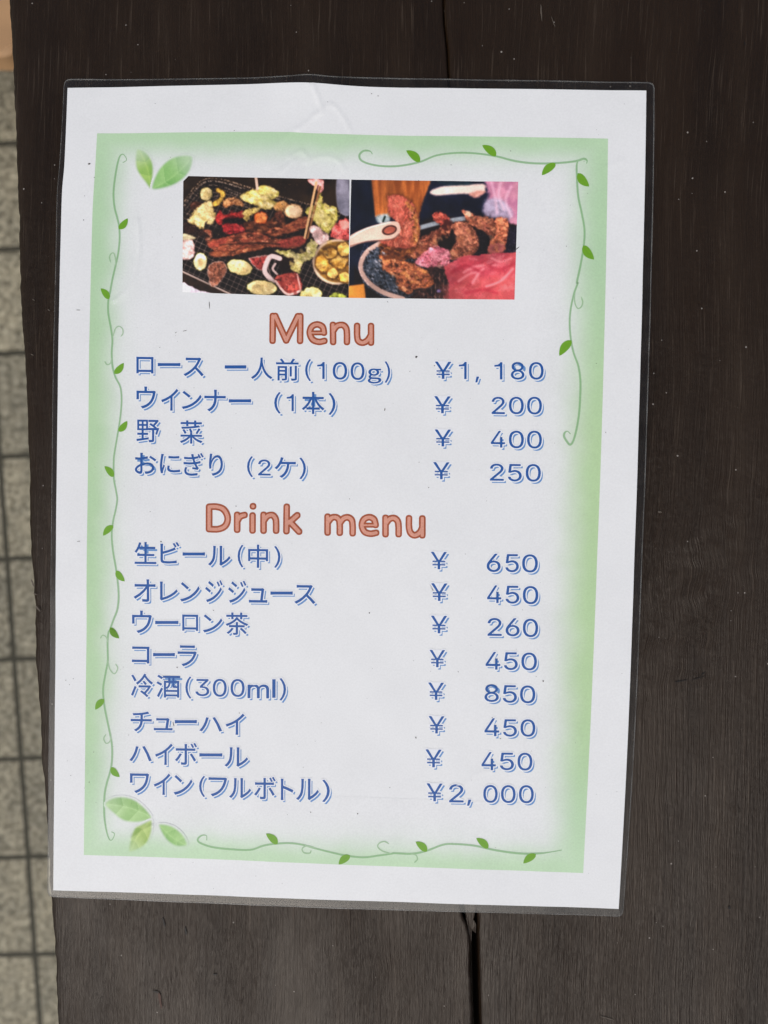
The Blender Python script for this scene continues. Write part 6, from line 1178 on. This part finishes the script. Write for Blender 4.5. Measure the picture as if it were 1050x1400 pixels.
p.poly([(210, 470), (330, 500), (430, 480), (370, 560), (300, 570), (220, 540)], (84, 44, 26), soft=8, tint=(150, 92, 40), **MEAT)
TOR = ((104, 52, 30), (204, 136, 84), (226, 168, 116), (70, 36, 24), (168, 98, 62), (186, 108, 84))
for reg, n_ in (([(380, 544), (440, 456), (560, 388), (604, 366), (598, 430), (530, 495), (440, 552)], 50), ([(616, 376), (690, 358), (752, 412), (772, 490), (738, 538), (616, 564), (650, 450)], 60),
                ([(690, 290), (750, 314), (852, 344), (858, 420), (792, 396), (726, 358)], 34), ([(876, 344), (936, 350), (926, 470), (906, 520), (842, 522), (846, 470)], 34)):
    p.clumps(reg, n_, TOR, 9, 1.8, 40, .55)
p.clumps([(208, 542), (290, 568), (420, 606), (504, 670), (496, 716), (424, 726), (372, 754), (316, 726), (306, 672), (244, 626)], 90, TOR + ((232, 170, 92), (48, 26, 18)), 10, 1.7, 30, .65)
p.clumps([(420, 582), (484, 516), (532, 496), (596, 524), (590, 586), (484, 604)], 30, ((222, 152, 158), (160, 76, 90), (200, 116, 124), (150, 84, 70)), 9, 1.8, -20, .55)
p.clumps([(214, 474), (330, 504), (424, 486), (370, 552), (300, 562), (226, 536)], 36, ((44, 24, 16), (120, 70, 34), (190, 130, 60), (90, 50, 30)), 9, 1.6, 20, .7)
p.clumps([(130, 560), (200, 490), (240, 520), (230, 610), (300, 700), (320, 760), (220, 730), (140, 650)], 90, ((168, 176, 180), (12, 14, 18), (70, 84, 96), (16, 18, 22), (130, 140, 146)), 5, 2.8, 45, .8)
p.clumps([(480, 620), (570, 604), (596, 780), (420, 780), (440, 744), (512, 720)], 50, ((16, 12, 14), (90, 50, 40), (150, 120, 104), (30, 20, 24)), 6, 2.2, 60, .7)
p.poly([(574, 606), (680, 548), (830, 534), (1010, 522), (1010, 830), (604, 830), (600, 700)], (180, 66, 80), soft=4, rough=6, var=.16, sc=60, tint=(206, 88, 88), curve=False)
p.poly([(610, 720), (760, 680), (1000, 660), (1000, 820), (610, 820)], (184, 84, 80), soft=30, alpha=.7, var=.2, sc=40)
p.clumps([(585, 612), (680, 556), (830, 540), (985, 530), (980, 790), (612, 790)], 70, ((222, 112, 118), (170, 40, 60), (206, 80, 86), (232, 148, 146)), 16, 2.6, -25, .35)
for pts in ([(740, 700), (770, 650), (800, 620)], [(690, 640), (740, 610), (800, 600)], [(850, 560), (900, 580), (960, 560)], [(660, 690), (720, 650), (760, 640)], [(820, 720), (900, 690), (970, 620)]):
    p.stroke(pts, 9, (232, 150, 150), soft=10, alpha=.6)
for pts in ([(620, 640), (700, 600), (790, 640)], [(840, 610), (900, 620), (980, 590)], [(700, 760), (800, 740), (880, 760)]):
    p.stroke(pts, 10, (166, 36, 56), soft=12, alpha=.5)
p.poly([(256, 203), (258, 200), (334, 197), (338, 199), (398, 250), (430, 330), (436, 420), (402, 490), (322, 502), (240, 480), (200, 455), (250, 430), (310, 400), (290, 340), (256, 290)], (178, 92, 70), rough=8, var=.35, sc=9, tint=(150, 64, 44), stretch=(1, 3), ang=.5)
p.poly([(262, 210), (320, 206), (350, 280), (330, 360), (290, 330), (262, 280)], (204, 104, 82), soft=14, alpha=.75, rough=6)
p.poly([(370, 230), (420, 310), (434, 420), (404, 486), (380, 470), (404, 400), (396, 310), (356, 246)], (160, 104, 48), soft=7, alpha=.85, rough=8, sc=8, var=.6, tint=(196, 140, 70))
p.poly([(210, 460), (300, 440), (400, 450), (380, 500), (280, 500)], (126, 58, 40), soft=12, alpha=.6, rough=6)
for k in range(10):
    p.stroke([(330 + 8 * k, 390 - 6 * k), (300 + 9 * k, 440), (290 + 10 * k, 480)], 3, (214, 140, 110), alpha=.5)
p.clumps([(268, 214), (330, 206), (390, 256), (424, 330), (430, 415), (398, 484), (322, 494), (250, 476), (312, 400), (294, 340), (262, 290)], 90, ((214, 122, 92), (150, 60, 44), (226, 150, 118), (170, 80, 50), (120, 60, 34)), 7, 2.6, 65, .5)
p.clumps([(376, 240), (416, 310), (428, 420), (402, 478), (392, 400), (376, 300)], 40, ((110, 66, 28), (214, 160, 88), (70, 40, 20), (180, 120, 56)), 6, 1.6, 60, .8)
p.poly([(20, 444), (130, 384), (280, 348), (322, 368), (318, 420), (272, 448), (130, 462), (20, 500)], (206, 172, 148), rough=1, soft=3, var=.08, sc=40); p.stroke([(30, 448), (130, 390), (270, 352)], 6, (236, 214, 196), soft=4, alpha=.7); p.stroke([(36, 490), (130, 466), (270, 452), (318, 420)], 5, (110, 80, 66), soft=4, alpha=.8)
p.ell(262, 398, 44, 28, (70, 46, 38), rot=-14, rough=0, soft=3); p.ell(264, 398, 34, 19, (170, 92, 68), rot=-14, rough=0, soft=4)
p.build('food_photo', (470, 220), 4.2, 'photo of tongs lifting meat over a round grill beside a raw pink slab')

# ---- specks, scratches and grime on the sheet
k = Ink()
def fleck(x, y, r, el=1.0, ang=0.0):
    n = 7
    P = []
    for i in range(n):
        a = 2 * math.pi * i / n; rr = r * random.uniform(.65, 1.2)
        dx, dy = rr * math.cos(a) * el, rr * math.sin(a)
        P.append((x + dx * math.cos(ang) - dy * math.sin(ang), y + dx * math.sin(ang) + dy * math.cos(ang)))
    k.add([np.array(P)], .14, 0)
for x, y, r, e, a in ((569.5, 488, 1.5, 1.3, -.8), (594, 500, .7, 1, 0), (122.5, 224.5, 1.1, 1.8, 0), (114.5, 301, .8, 1, 0), (526, 560, .6, 4.5, 1.8), (220, 740.5, 1, 1, 0), (322.5, 692, .7, 1, 0), (568.5, 1008.5, 1, 1.3, 1.4),
                      (742.5, 931, 1, 1.2, 1.2), (242, 912.5, .9, 1, 0), (489, 1112, .9, 1.4, 1.3), (533, 1076.5, .7, 1, 0), (237, 990, .6, 5, 1.3), (505, 838, .9, 1, 0), (478, 682, .6, 1, 0), (573, 632, .6, 1, 0), (586, 666.5, .7, 1, 0),
                      (345, 515.5, .5, 1, 0), (265, 530, .5, 1, 0), (815, 497, .6, 1.3, 0), (774, 337, .6, 1, 0), (508, 128, .7, 1, 1), (517, 131, .6, 1.4, 0), (698, 207, .6, 1, 0), (233, 215, .5, 1, 0), (286, 417, .45, 12, 1.5), (252, 452, .4, 7, -.2),
                      (240, 454.5, .35, 5, -.6), (707, 340, .5, 9, -.7), (350, 1197, .5, 1, 0), (425, 1110, .6, 1.5, 1.4), (176, 1005, .5, 1, 0), (90, 930, .6, 1, 0), (95, 936, .5, 1, 0), (100, 928, .5, 1, 0), (97, 1060, .6, 1, 0), (108, 740, .4, 6, -.1), (107, 424, .35, 9, 0)):
    fleck(x, y, r, e, a)
for _ in range(190):
    fleck(random.uniform(84, 870), random.uniform(125, 1225), random.uniform(.18, .42), random.choice((1, 1, 1.5, 2.5)), random.uniform(0, 3))
for o in (k.build('dirt_specks', M_DIRT),):
    o['kind'] = 'stuff'
